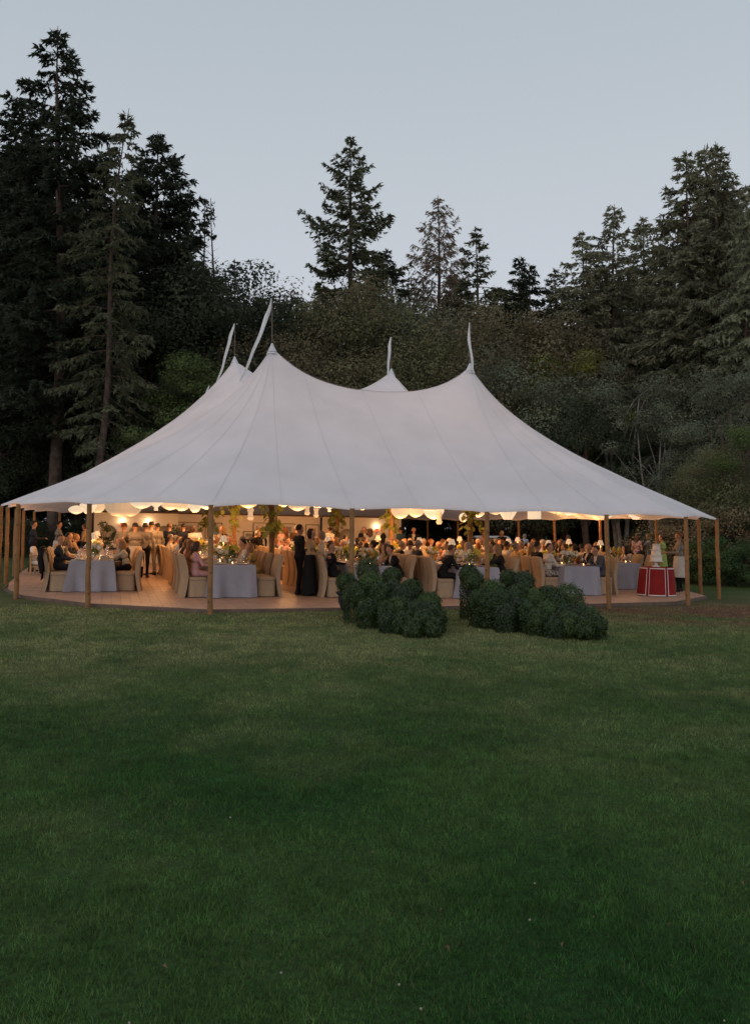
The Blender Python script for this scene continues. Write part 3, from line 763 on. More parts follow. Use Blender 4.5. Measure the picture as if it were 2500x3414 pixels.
# ------------------------------------------------------------------ plank deck
floor = empty('deck_floor', Matrix.Translation(P(6.8, 17.2, 0))); tag(floor, kind='structure')
FI = floor.matrix_world.inverted()
DP = [((u - 6.7) * .982 + 6.62, (v - 29.4) * .985 + 29.4) for u, v in POLES]
def vrange(u):
    vsx = []
    for i in range(len(DP)):
        a, b = DP[i], DP[(i + 1) % len(DP)]
        if (a[0] - u) * (b[0] - u) < 0:
            t = (u - a[0]) / (b[0] - a[0]); vsx.append(a[1] + t * (b[1] - a[1]))
    return (min(vsx), max(vsx)) if len(vsx) >= 2 else None
umin = min(p[0] for p in DP); umax = max(p[0] for p in DP)
PW = .205; gapw = .005
rg = random.Random(5)
u = umin + .002
while u < umax - .03:
    ue = min(u + PW - gapw, umax - .003)
    ra, rb = vrange(u), vrange(ue)
    if ra and rb:
        cuts = [0, rg.uniform(.16, .32), rg.uniform(.5, .68), 1]
        for c0, c1 in zip(cuts[:-1], cuts[1:]):
            f = lambda r, c: r[0] + (r[1] - r[0]) * c
            va0, va1, vb0, vb1 = f(ra, c0) + (0 if c0 == 0 else .004), f(ra, c1), f(rb, c0) + (0 if c0 == 0 else .004), f(rb, c1)
            if c0 > 0: va0 = vb0 = (va0 + vb0) / 2
            if c1 < 1: va1 = vb1 = (va1 + vb1) / 2 - .004
            zt = DECK + rg.uniform(-.002, .001); q = [(u, va0), (ue, vb0), (ue, vb1), (u, va1)]
            mb = MB(); mb.add([P(a, b, .045) for a, b in q] + [P(a, b, zt) for a, b in q],
                              [(3, 2, 1, 0), (4, 5, 6, 7), (0, 1, 5, 4), (1, 2, 6, 5), (2, 3, 7, 6), (3, 0, 4, 7)])
            o = link('plank', mb.mesh('plank', M['plank']), floor); o.matrix_parent_inverse = FI.copy()
    u += PW
for i in range(len(DP)):
    a, b = DP[i], DP[(i + 1) % len(DP)]
    cu, cv = 6.7, 29.4
    o_ = lambda p, k: (p[0] + (p[0] - cu) / math.hypot(p[0] - cu, p[1] - cv) * k, p[1] + (p[1] - cv) / math.hypot(p[0] - cu, p[1] - cv) * k)
    q = [o_(a, .004), o_(b, .004), o_(b, .034), o_(a, .034)]
    mb = MB(); mb.add([P(s_, t_, -.06) for s_, t_ in q] + [P(s_, t_, DECK - .006) for s_, t_ in q],
                      [(0, 1, 2, 3), (7, 6, 5, 4), (4, 5, 1, 0), (5, 6, 2, 1), (6, 7, 3, 2), (7, 4, 0, 3)])
    o = link('edge_board', mb.mesh('edge_board', M['fascia']), floor); o.matrix_parent_inverse = FI.copy()
# dark joist underlay closing the joints
mb = MB(); cc = [P(s_, t_, .04) for s_, t_ in DP]; mb.add(cc, [tuple(range(len(cc)))])
o = link('underlay', mb.mesh('underlay', M['fascia']), floor); o.matrix_parent_inverse = FI.copy()

# ------------------------------------------------------------------ back wall of the bar
def arch_wall(name, w_, h_, arches, m, thick=.12):
    """plaster wall w_ wide (local x), h_ high; arches = [(centre x, half width, spring z, sill z)] as real openings"""
    mb = MB(); xs_ = [0.0]; y0, y1 = 0, thick
    def quad(a, b, c, d, y, flip=False):
        q = [(a[0], y, a[1]), (b[0], y, b[1]), (c[0], y, c[1]), (d[0], y, d[1])]
        mb.add(q if not flip else q[::-1], [(0, 1, 2, 3)])
    x = 0
    for (cx, hw, spr, sill) in arches:
        for y, fl in ((y0, False), (y1, True)):
            quad((x, 0), (cx - hw, 0), (cx - hw, h_), (x, h_), y, fl)
            quad((cx - hw, 0), (cx + hw, 0), (cx + hw, sill), (cx - hw, sill), y, fl)
        n = 14
        pr = [(cx - hw * math.cos(math.pi * i / n), spr + hw * math.sin(math.pi * i / n)) for i in range(n + 1)]
        for i in range(n):
            for y, fl in ((y0, False), (y1, True)):
                quad(pr[i], pr[i + 1], (pr[i + 1][0], h_), (pr[i][0], h_), y, fl)
        loop = [(cx - hw, sill)] + pr + [(cx + hw, sill)]
        for a, b in zip(loop, loop[1:] + loop[:1]):
            mb.add([(a[0], y0, a[1]), (b[0], y0, b[1]), (b[0], y1, b[1]), (a[0], y1, a[1])], [(0, 1, 2, 3)])
        x = cx + hw
    for y, fl in ((y0, False), (y1, True)): quad((x, 0), (w_, 0), (w_, h_), (x, h_), y, fl)
    mb.add([(0, y0, 0), (0, y1, 0), (0, y1, h_), (0, y0, h_)], [(0, 1, 2, 3)]); mb.add([(w_, y0, 0), (w_, y0, h_), (w_, y1, h_), (w_, y1, 0)], [(0, 1, 2, 3)])
    mb.add([(0, y0, h_), (0, y1, h_), (w_, y1, h_), (w_, y0, h_)], [(0, 1, 2, 3)])
    return mb.mesh(name, m)
VW = 37.4
uL0, uL1 = px_u(311, VW - .5), px_u(592, VW - .5)
uR0, uR1 = px_u(1072, VW - .4), px_u(1335, VW - .5)
HW = 2.12
def wall_thing(name, u0, u1, v, arch_px, label, pics=()):
    t = empty(name, PM(u0, v, DECK)); tag(t, label, 'wall', 'plaster walls behind the bar')
    wd = u1 - u0
    arches = [(px_u(px, v) - u0, hw, 1.25, .95) for px, hw in arch_px]
    link('plaster_panel', arch_wall('plaster_panel', wd, HW, arches, M['wallp']), t)
    mb = MB(); mb.box((wd / 2, .05, HW + .034), (wd + .02, .17, .06)); link('top_trim', mb.mesh('top_trim', M['trim']), t)
    mb = MB(); mb.box((wd / 2, -.012, .06), (wd - .004, .02, .12)); link('skirting', mb.mesh('skirting', M['wallp']), t)
    for (cx, hw, sp_, si) in arches:
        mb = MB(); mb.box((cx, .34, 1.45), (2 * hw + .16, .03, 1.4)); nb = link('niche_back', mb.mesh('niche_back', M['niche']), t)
        mb = MB(); mb.box((cx, .21, si - .012), (2 * hw - .01, .20, .02)); link('niche_shelf', mb.mesh('niche_shelf', M['wood']), nb)
    return t
wall_thing('plaster_wall', uL0, uL1, VW - .5, [(360, .34), (455, .34), (543, .34)], 'cream plaster wall with three arched niches behind the waiting staff')
wall_thing('plaster_wall', uL1 + .01, uR0 - .01, VW, [], 'long cream plaster wall hung with framed pictures')
wall_thing('plaster_wall', uR0, uR1, VW - .5, [(1152, .34), (1218, .36)], 'cream plaster wall with round-topped niches behind the suited guests')
# framed pictures
for px, pz, w_, h_, pr, lab in ((625, 1.45, .95, .62, 'print_c', 'framed sketch next to the niche wall, dark thin frame'), (712, 1.42, .75, .66, 'print_a', 'framed blue seascape print on the plaster wall'),
                                (597, 1.40, .28, .5, 'print_b', 'narrow framed tan print at the corner of the niche wall'),
                                (829, 1.20, .50, .40, 'print_c', 'small low framed drawing beside a vine-clad pole'), (866, 1.50, .62, .58, 'print_b', 'framed pale print above the small low drawing'),
                                (958, 1.50, .70, .55, 'print_c', 'wide framed grey print between two vine-clad poles'), (1040, 1.42, .62, .66, 'print_b', 'large framed gold print by the wall corner')):
    u_ = px_u(px, VW)
    t = empty('framed_picture', PM(u_, VW - .035, DECK + pz)); tag(t, lab, 'picture', 'framed pictures on the bar wall')
    for dx, dz, sx, sz in ((0, h_ / 2, w_, .03), (0, -h_ / 2, w_, .03), (-w_ / 2 + .015, 0, .03, h_ - .032), (w_ / 2 - .015, 0, .03, h_ - .032)):
        mb = MB(); mb.box((dx, 0, dz), (sx, .035, sz)); link('frame_side', mb.mesh('frame_side', M['frame']), t)
    mb = MB(); mb.box((0, .008, 0), (w_ - .05, .012, h_ - .02)); link('mount', mb.mesh('mount', M['mount']), t)
    mb = MB(); mb.box((0, -.002, 0), (w_ * .55, .006, h_ * .55)); link('print', mb.mesh('print', M[pr]), t)
# wall sconces, lit
for px, pz, lab in ((407, 1.58, 'lit red-shaded wall sconce between first and second arched niche'), (494, 1.56, 'lit red-shaded wall sconce between second and third arched niche'), (1256, 1.52, 'lit red-shaded wall sconce beside the white-haired man')):
    u_ = px_u(px, VW - .6)
    t = empty('wall_sconce', PM(u_, VW - .5, DECK + pz)); tag(t, lab, 'sconce', 'lit wall sconces')
    mb = MB(); mb.lathe([(.045, -.09), (.05, -.085), (.05, .03)], 10, c=(0, -.03, 0)); link('back_plate', mb.mesh('back_plate', M['brass']), t)
    mb = MB(); mb.tube([(0, -.04, -.03), (0, -.10, -.06), (0, -.13, -.02)], .010, 6); link('arm', mb.mesh('arm', M['brass']), t)
    mb = MB(); mb.lathe([(.12, 0), (.075, .15)], 16, c=(0, -.14, -.03), rib=.05, ribn=12, cap=False); link('shade', mb.mesh('shade', M['sconce']), t)
    mb = MB(); mb.lathe([(.01, 0), (.025, .02), (.025, .05), (.008, .07)], 8, c=(0, -.14, .01)); link('bulb', mb.mesh('bulb', M['bulb']), t)
    l = bpy.data.lights.new('sconce_light', 'POINT'); l.energy = 6; l.color = (1, .70, .40); l.shadow_soft_size = .05
    lo = link('sconce_light', l, t, Matrix.Translation((0, -.14, .19)))
# potted greenery against the bar wall
PB = broadleaf('pot', 51, 1.5, .55, zc=.60, rz=.36, ncl=26, nleaf=60, leaf=.09, fol='lf_green', clr=.34)
for px, v_, s_, lab in ((345, 35.6, 1.0, 'leafy potted plant under the first arched niche'), (580, 36.2, .95, 'leafy potted plant at the corner of the niche wall'), (1118, 36.1, .9, 'leafy potted plant by the corner near the ponytailed waiter')):
    t = empty('potted_plant', PM(px_u(px, v_), v_, DECK, 0, s_)); tag(t, lab, 'potted plant', 'potted plants along the bar wall')
    link('stem', PB['trunk'], t, Matrix.Translation((0, 0, .2))); link('foliage', PB['crown'], t, Matrix.Translation((0, 0, .2)))
    mb = MB(); mb.lathe([(.15, 0), (.17, .02), (.22, .36), (.24, .38), (.22, .40), (.19, .37)], 14); link('pot', mb.mesh('pot', M['urn']), t)

# ------------------------------------------------------------------ furniture meshes
def chair_parts():
    # local: +x faces the table, origin on the floor under the seat centre
    W_ = .235
    prof = [(-.335, 0), (-.30, .16), (-.275, .34), (-.262, .50), (-.272, .66), (-.30, .82), (-.335, .96), (-.362, 1.06), (-.352, 1.085)]
    th = [.045, .05, .055, .06, .062, .06, .055, .045, .02]
    mb = MB(); Vv = []; ny = 7
    for (x, z), t in zip(prof, th):
        for sgn in (1, -1):
            for k in range(ny):
                q = k / (ny - 1) * 2 - 1
                fl = 1 + .08 * (1 - min(1, z / .4))
                rnd = 1 - .35 * max(0, abs(q) - .6) ** 1.5
                yy = q * W_ * fl
                if sgn < 0: yy = -yy
                Vv.append((x + sgn * t * rnd * .9 - .02 * (1 - q * q) * (z / 1.1), yy, z - .018 * q * q * (1 if z > 1.0 else 0)))
    n = 2 * ny
    Ff = []
    for i in range(len(prof) - 1):
        for k in range(n): Ff.append((i * n + k, i * n + (k + 1) % n, (i + 1) * n + (k + 1) % n, (i + 1) * n + k))
    Ff.append(tuple(range((len(prof) - 1) * n, len(prof) * n)))
    mb.add(Vv, Ff); back = smooth_by_angle(mb.mesh('backrest', M['slip']), 55)
    # skirt
    mb = MB(); rings = []
    Vv = []; m_ = 40
    for z, g_ in ((.015, 1.05), (.12, 1.035), (.28, 1.01), (.415, 1.0)):
        for k in range(m_):
            t = 2 * math.pi * k / m_
            c, s_ = math.cos(t), math.sin(t)
            p_ = 7
            r = 1 / ((abs(c) ** p_ + abs(s_) ** p_) ** (1 / p_))
            corner = max(0, r - 1.12)
            wv = 1 + (.03 * math.sin(9 * t + 1) * (1 - z / .42)) * .6 - corner * .25 * (1 - z / .45)
            Vv.append((.02 + c * r * .225 * g_ * wv, s_ * r * .232 * g_ * wv, z))
    Ff = [(i * m_ + k, i * m_ + (k + 1) % m_, (i + 1) * m_ + (k + 1) % m_, (i + 1) * m_ + k) for i in range(3) for k in range(m_)]
    mb.add(Vv, Ff); skirt = mb.mesh('skirt', M['slip'], True)
    mb = MB(); Vv = []; m_ = 32
    for z, g_ in ((.41, .97), (.425, 1.03), (.455, 1.055), (.485, 1.03), (.505, .9), (.512, .5)):
        for k in range(m_):
            t = 2 * math.pi * k / m_; c, s_ = math.cos(t), math.sin(t); p_ = 5
            r = 1 / ((abs(c) ** p_ + abs(s_) ** p_) ** (1 / p_))
            Vv.append((.02 + c * r * .225 * g_, s_ * r * .232 * g_, z))
    Ff = [(i * m_ + k, i * m_ + (k + 1) % m_, (i + 1) * m_ + (k + 1) % m_, (i + 1) * m_ + k) for i in range(5) for k in range(m_)]
    Ff.append(tuple(5 * m_ + k for k in range(m_))); mb.add(Vv, Ff)
    seat = mb.mesh('seat', M['slip'], True)
    return back, seat, skirt
CH = chair_parts()
def chair(u, v, h, label):
    t = empty('slipcovered_chair', PM(u, v, DECK + .002, h) @ Matrix.Diagonal((1, 1, .93, 1))); tag(t, label, 'chair', 'slipcovered dining chairs')
    for n_, m_ in zip(('backrest', 'seat', 'skirt'), CH): link(n_, m_, t)
    return t

def cloth_mesh(lw, ll, h=.76, seed=0):
    g = random.Random(seed); mb = MB(); Vv = []; per = []
    hw, hl = lw / 2, ll / 2
    n1, n2 = 18, 60
    loop = [(-hw + lw * i / n1, -hl) for i in range(n1)] + [(hw, -hl + ll * i / n2) for i in range(n2)] + [(hw - lw * i / n1, hl) for i in range(n1)] + [(-hw, hl - ll * i / n2) for i in range(n2)]
    N_ = len(loop); ph = [g.uniform(0, 6.3) for _ in range(4)]
    rings = [(1, h + .006, 0), (1, h + .002, .012), (1, h - .04, .02)] + [(1, z, .02 + .035 * (1 - z / h) ** 1.2) for z in (.62, .46, .3, .16, .05, .012)]
    s_ = 0; cum = []
    for i in range(N_):
        a, b = loop[i], loop[(i + 1) % N_]; cum.append(s_); s_ += math.hypot(b[0] - a[0], b[1] - a[1])
    for ri, (k, z, off) in enumerate(rings):
        drop = (1 - z / h)
        for i, (x, y) in enumerate(loop):
            # distance to nearest corner drives the corner pleat
            dc = min(math.hypot(x - cx, y - cy) for cx in (-hw, hw) for cy in (-hl, hl))
            pleat = math.exp(-(dc / .16) ** 2)
            wv = .022 * math.sin(cum[i] * 9 + ph[0]) + .018 * math.sin(cum[i] * 17 + ph[1])
            o = off + wv * max(0, drop) * 2.6 + .05 * pleat * max(0, drop)
            nx_, ny_ = (1 if x >= hw - 1e-6 else -1 if x <= -hw + 1e-6 else 0), (1 if y >= hl - 1e-6 else -1 if y <= -hl + 1e-6 else 0)
            if nx_ == 0 and ny_ == 0: nx_ = 0
            Vv.append((x + nx_ * o, y + ny_ * o, z))
    R_ = len(rings)
    Ff = [(r * N_ + i, (r + 1) * N_ + i, (r + 1) * N_ + (i + 1) % N_, r * N_ + (i + 1) % N_) for r in range(R_ - 1) for i in range(N_)]
    Ff.append(tuple(range(N_))); mb.add(Vv, Ff)
    return smooth_by_angle(mb.mesh('tablecloth', M['cloth_blue']), 60)
def table_meshes(lw, ll):
    mb = MB(); mb.box((0, 0, .735), (lw - .02, ll - .02, .035)); top = mb.mesh('tabletop', M['wood'])
    lm = MB(); lm.box((0, 0, .36), (.06, .06, .71)); leg = lm.mesh('leg', M['wood'])
    return top, leg
TW = 1.0
PITCH = .62
ROWS = [(-.43, 21.75), (2.75, 19.75), (6.05, 19.45), (8.65, 18.95), (11.85, 19.5), (14.45, 21.4)]
ROWN = ['first', 'second', 'third', 'fourth', 'fifth', 'sixth']
NF, NR = 8, 6
LF, LR = NF * PITCH + .12, NR * PITCH + .12
cl_f = [cloth_mesh(TW, LF, .76, i) for i in range(3)]; cl_r = cloth_mesh(TW, LR, .76, 9)
tf = table_meshes(TW, LF); tr_ = table_meshes(TW, LR)

# ------------------------------------------------------------------ people
def surface_nets(D, o, h):
    s = (D < 0)
    c = np.zeros(tuple(np.array(D.shape) - 1), int)
    sl = {}
    corners = [(a, b, d) for a in (0, 1) for b in (0, 1) for d in (0, 1)]
    def cut(A, q): return A[q[0]:A.shape[0] - 1 + q[0], q[1]:A.shape[1] - 1 + q[1], q[2]:A.shape[2] - 1 + q[2]]
    for q in corners: c += cut(s, q)
    mask = (c > 0) & (c < 8)
    cell = np.argwhere(mask)
    acc = np.zeros((len(cell), 3)); cn = np.zeros(len(cell))
    for q in corners:
        for ax in range(3):
            if q[ax]: continue
            r = list(q); r[ax] = 1
            a = cut(D, q)[mask]; b = cut(D, tuple(r))[mask]
            k = (a < 0) != (b < 0)
            t = np.where(k, a / np.where(k, a - b, 1), 0)
            pos = np.array(q, float)[None].repeat(len(cell), 0); pos[:, ax] += t
            acc[k] += pos[k]; cn[k] += 1
    V = (cell + acc / cn[:, None]) * h + o
    idx = -np.ones(mask.shape, int); idx[mask] = np.arange(len(cell))
    Fs = []
    for ax in range(3):
        a = np.take(s, range(0, s.shape[ax] - 1), ax); b = np.take(s, range(1, s.shape[ax]), ax)
        e = np.argwhere(a != b)
        i1, i2 = [(1, 2), (2, 0), (0, 1)][ax]
        e = e[(e[:, i1] > 0) & (e[:, i2] > 0) & (e[:, i1] < s.shape[i1] - 1) & (e[:, i2] < s.shape[i2] - 1)]
        def at_(d1, d2):
            k = e.copy(); k[:, i1] += d1; k[:, i2] += d2; return idx[k[:, 0], k[:, 1], k[:, 2]]
        q = np.stack([at_(-1, -1), at_(0, -1), at_(0, 0), at_(-1, 0)], -1)
        fl = ~s[e[:, 0], e[:, 1], e[:, 2]]
        q[fl] = q[fl][:, ::-1]
        Fs.append(q)
    return V, np.concatenate(Fs)

def human(sit=True, lean=.05, side=0.0, lh=None, rh=None, hy=0.0, hp=0.0, fem=False, stride=.06, vox=.021):
    """one continuous body. +x is forward, origin on the floor. returns mesh, head matrix"""
    zp = .57 if sit else (.92 if not fem else .88)
    ts = 1.0 if not fem else .94
    pel = np.array([-.03 if sit else 0, 0, zp]); up = norm(np.array([math.sin(lean), math.sin(side), math.cos(lean)]))
    X = np.array([1., 0, 0]); Yv = np.array([0, 1., 0]); Z = np.array([0, 0, 1.])
    wst = pel + up * .17 * ts; ch = pel + up * .36 * ts; nk = pel + up * .51 * ts
    nd = norm(up * .7 + Z * .5 + X * (.12 - .3 * hp)); hd = nk + nd * .155
    sw = .185 if not fem else .160
    hw = .085 if not fem else .09
    shL, shR = nk - up * .055 + Yv * sw, nk - up * .055 - Yv * sw
    C = []
    def cap(a, b, ra, rb, zn): C.append((np.array(a, float), np.array(b, float), ra, rb, zn))
    # torso
    cap(pel + Yv * hw, pel - Yv * hw, .105, .105, 2)
    cap(pel + up * .05, wst, .12, .108 if not fem else .095, 1)
    cap(wst + Yv * .05, wst - Yv * .05, .10 if not fem else .085, .10 if not fem else .085, 1)
    cap(ch + Yv * .085, ch - Yv * .085, .115 if not fem else .10, .115 if not fem else .10, 1)
    if fem: cap(ch + Yv * .07 + X * .06 - up * .02, ch - Yv * .07 + X * .06 - up * .02, .062, .062, 1)
    cap(shL * .96 + nk * .04, shR * .96 + nk * .04, .062, .062, 1)
    cap(nk - up * .03, nk + nd * .08, .052 if not fem else .045, .05 if not fem else .043, 0)
    # head
    R_ = Matrix.Rotation(hy, 3, 'Z') @ Matrix.Rotation(hp, 3, 'Y')
    def H_(x, y, z): return hd + np.array(R_ @ Vector((x, y, z)))
    cap(H_(-.018, 0, .025), H_(.012, 0, .03), .088, .084, 0)
    cap(H_(.03, 0, -.03), H_(.05, 0, -.085), .06, .034, 0)
    cap(H_(.088, 0, .005), H_(.106, 0, -.022), .010, .014, 0)
    for s_ in (1, -1): cap(H_(-.005, .084 * s_, -.002), H_(-.01, .088 * s_, -.03), .014, .010, 0)
    # arms
    fingers = []
    for sg, sh, hand in ((1, shL, lh), (-1, shR, rh)):
        if hand is None: hand = (.06, sg * .27, zp - .10) if not sit else (.34, sg * .13, .74)
        hand = np.array(hand, float)
        dv = hand - sh; dist = np.linalg.norm(dv); la, lf = .285 * ts, .255 * ts
        dist = min(dist, la + lf - .01); dv = norm(dv); hand = sh + dv * dist
        a = (la ** 2 - lf ** 2 + dist ** 2) / (2 * dist); hh = math.sqrt(max(la ** 2 - a ** 2, 1e-4))
        pole = np.array([-.5, sg * .6, -.75]); pole = norm(pole - dv * pole.dot(dv))
        el = sh + dv * a + pole * hh
        k_ = 1 if not fem else .82
        cap(sh, el, .056 * k_, .042 * k_, 5); cap(el, hand, .042 * k_, .030 * k_, 5)
        fd = norm(hand - el)
        pm = hand + fd * .075
        sd = norm(np.cross(fd, Z) + 1e-3)
        cap(hand, pm, .026, .022, 0); cap(hand + sd * .02 + fd * .03, pm + sd * .018, .017, .016, 0); cap(hand - sd * .02 + fd * .03, pm - sd * .018, .017, .016, 0)
        fingers.append((hand, pm, fd, sd, sg))
    # legs
    for sg in (1, -1):
        hip = pel + Yv * sg * hw
        if sit:
            kn = np.array([.42, sg * .10, .53]); an = np.array([.40 - .05 * sg, sg * .10, .09])
        else:
            kn = np.array([.02 + stride * sg * .7, sg * .095, zp * .53]); an = np.array([-.02 + stride * sg, sg * .10, .085])
        k_ = 1 if not fem else .9
        cap(hip, kn, .088 * k_, .058 * k_, 2); cap(kn, an, .056 * k_, .040 * k_, 6)
        cap(an, an + np.array([-.03, 0, -.045]), .042, .036, 3); cap(an + np.array([0, 0, -.05]), an + np.array([.15, sg * .02, -.058]), .036, .028, 3)
    A = np.array([c[0] for c in C]); B = np.array([c[1] for c in C]); ra = np.array([c[2] for c in C]); rb = np.array([c[3] for c in C]); zn = np.array([c[4] for c in C])
    lo = np.minimum(A, B).min(0) - .15; hi = np.maximum(A, B).max(0) + .15
    n3 = np.ceil((hi - lo) / vox).astype(int)
    gx, gy, gz_ = [lo[i] + vox * np.arange(n3[i]) for i in range(3)]
    Pg = np.stack(np.meshgrid(gx, gy, gz_, indexing='ij'), -1)
    def dist_(Pp, i):
        ab = B[i] - A[i]; t = np.clip(((Pp - A[i]) @ ab) / max(ab @ ab, 1e-9), 0, 1)
        return np.linalg.norm(Pp - (A[i] + t[..., None] * ab), axis=-1) - (ra[i] + (rb[i] - ra[i]) * t)
    D = None; kk = .028
    for i in range(len(C)):
        d = dist_(Pg, i)
        if D is None: D = d
        else:
            h_ = np.clip(kk - np.abs(D - d), 0, None) / kk; D = np.minimum(D, d) - h_ * h_ * kk * .25
    V, Fq = surface_nets(D, lo, vox)
    ctr = V[Fq].mean(1)
    best = np.full(len(ctr), 9.0); zone = np.zeros(len(ctr), int)
    for i in range(len(C)):
        d = dist_(ctr, i); k = d < best - (.004 if zn[i] == 0 else 0); best[k] = d[k]; zone[k] = zn[i]
    rel = ctr - (pel + up * .1); hgt = rel @ up
    shirt = (zone == 1) & (np.abs(ctr[:, 1] - (pel[1] + up[1] * .4)) < .015 + .16 * np.clip(hgt - .10, 0, .35)) & ((ctr - pel)[:, 0] - up[0] * hgt > .045) & (hgt > .10)
    zone[shirt] = 4
    me = MB(); me.v = [tuple(p) for p in V]; me.f = [tuple(int(i) for i in f) for f in Fq]; me.m = [int(z) for z in zone]
    for (hd_, pm, fd, sd, sg) in fingers:
        dn = norm(np.cross(sd, fd)); dn = dn if dn[2] < 0 else -dn
        for j, (o_, L_) in enumerate(((-.026, .062), (-.009, .072), (.009, .068), (.026, .054))):
            b0 = pm + sd * o_ - fd * .012
            me.tube([b0, b0 + fd * L_ * .5 + dn * .006, b0 + fd * L_ * .8 + dn * .022, b0 + fd * L_ * .9 + dn * .04], [.009, .0085, .008, .006], 5, 0)
        b0 = hd_ + fd * .025 - sd * .024 * sg
        me.tube([b0, b0 + fd * .03 - sd * sg * .02 + dn * .008, b0 + fd * .055 - sd * sg * .024 + dn * .02], [.011, .0095, .007], 5, 0)
    eye = MB()
    for s_ in (1, -1):
        c = H_(.079, .032 * s_, .012); me.tube([c - np.array([.004, 0, 0]), c + (H_(.006, 0, 0) - hd)], [.009, .006], 6, 7)
    c = H_(.083, 0, -.052); sdv = H_(0, .022, 0) - hd; me.tube([c - sdv, c + sdv * 0 + (H_(.005, 0, 0) - hd), c + sdv], [.003, .006, .003], 5, 8)
    out = me.mesh('person', [M['skin_a'], M['black'], M['black'], M['shoe'], M['black'], M['black'], M['black'], M['shoe'], M['lip']], True)
    HM = Matrix.Translation(Vector(hd)) @ R_.to_4x4()
    return out, HM

SK = {'skin_a': (.44, .24, .155), 'skin_b': (.37, .19, .115), 'skin_c': (.22, .11, .06)}
for k, c in SK.items(): M[k] = mat(k, c, .55, spec=.35)
M['shoe'] = mat('shoe_leather', (.015, .012, .01), .4)
M['lip'] = mat('lips', (.32, .10, .08), .5)
CLO = {'suit_black': (.014, .013, .015), 'suit_navy': (.018, .022, .035), 'suit_charcoal': (.035, .036, .042), 'suit_grey': (.075, .08, .095), 'suit_brown': (.07, .04, .025),
       'shirt_white': (.56, .53, .48), 'shirt_blue': (.32, .38, .48), 'cream': (.58, .48, .34), 'pink': (.55, .30, .29), 'gold': (.40, .27, .10), 'green': (.20, .26, .09), 'teal': (.06, .12, .14),
       'greyblue': (.28, .31, .34), 'rust': (.30, .12, .05), 'staff_grey': (.24, .21, .175), 'apron': (.52, .49, .45), 'tan': (.40, .28, .16), 'plum': (.10, .03, .05), 'lime': (.33, .40, .10), 'trouser_tan': (.30, .21, .12)}
for k, c in CLO.items(): M[k] = mat(k, c, .85, var=.08, scale=8, spec=.15, bump=.1, bscale=25)
M['floral'] = mat('floral_print', (.02, .018, .012), .85, col2=(.30, .22, .06), scale=26, detail=1)
M['pattern'] = mat('swirl_print', (.55, .50, .46), .85, col2=(.05, .045, .05), scale=22, detail=1)
HAIRC = {'dark': (.018, .012, .009), 'brown': (.07, .035, .018), 'blond': (.27, .15, .06), 'red': (.20, .075, .025), 'grey': (.20, .18, .165), 'white': (.40, .37, .34)}
for k, c in HAIRC.items(): M['hair_' + k] = mat('hair_' + k, c, .5, var=.25, scale=30, bump=.3, bscale=60)

def hair_mesh(kind, seed=0):
    g = random.Random(seed); mb = MB(); na, nz = 24, 16; Vv = []
    for i in range(nz + 1):
        th = math.pi * i / nz
        for k in range(na):
            a = 2 * math.pi * k / na
            x, y, z = math.sin(th) * math.cos(a), math.sin(th) * math.sin(a), math.cos(th)
            r = .101 + .005 * math.sin(7 * a + 3 * th + seed)
            face = x > .30 and z < .52
            if kind == 'short':
                if z < -.45 and x > -.9: r = .075
                if face: r = .070
                if z < .1 and x > .05: r = .072
            else:
                if face and abs(y) < .80: r = .070
            p = [x * r - .014, y * r * .93, z * r + .028]
            if kind == 'long' and z < .15 and not (x > .25 and abs(y) < .82):
                dn = (.15 - z) / 1.15
                p[2] -= .24 * dn; q = 1.0 + .15 * dn
                p[0] = p[0] * q - .03 * dn + .02 * math.sin(5 * a + seed) * dn; p[1] = y * .105 * (1 - .1 * dn) + .01 * math.sin(4 * a)
                if math.sin(th) < .35:
                    p[0] = p[0] - .02
            if kind == 'bob' and z < .1 and not (x > .25 and abs(y) < .85):
                dn = (.1 - z) / 1.1; p[2] -= .07 * dn; p[1] *= 1 + .2 * dn * (1 - dn) * 2
            Vv.append(tuple(p))
    mb.add(Vv, [(i * na + k, (i + 1) * na + k, (i + 1) * na + (k + 1) % na, i * na + (k + 1) % na) for i in range(nz) for k in range(na)])
    if kind == 'bun': mb.lathe([(.01, -.045), (.04, -.03), (.05, 0), (.04, .03), (.01, .045)], 10, c=(-.125, 0, .05))
    if kind == 'pony': mb.tube([(-.10, 0, .07), (-.17, 0, .04), (-.19, 0, -.08), (-.17, 0, -.22)], [.03, .038, .032, .01], 8)
    return mb.mesh('hair', M['hair_dark'], True)
HAIR = {k: hair_mesh(k, i) for i, k in enumerate(('short', 'long', 'bob', 'bun', 'pony'))}
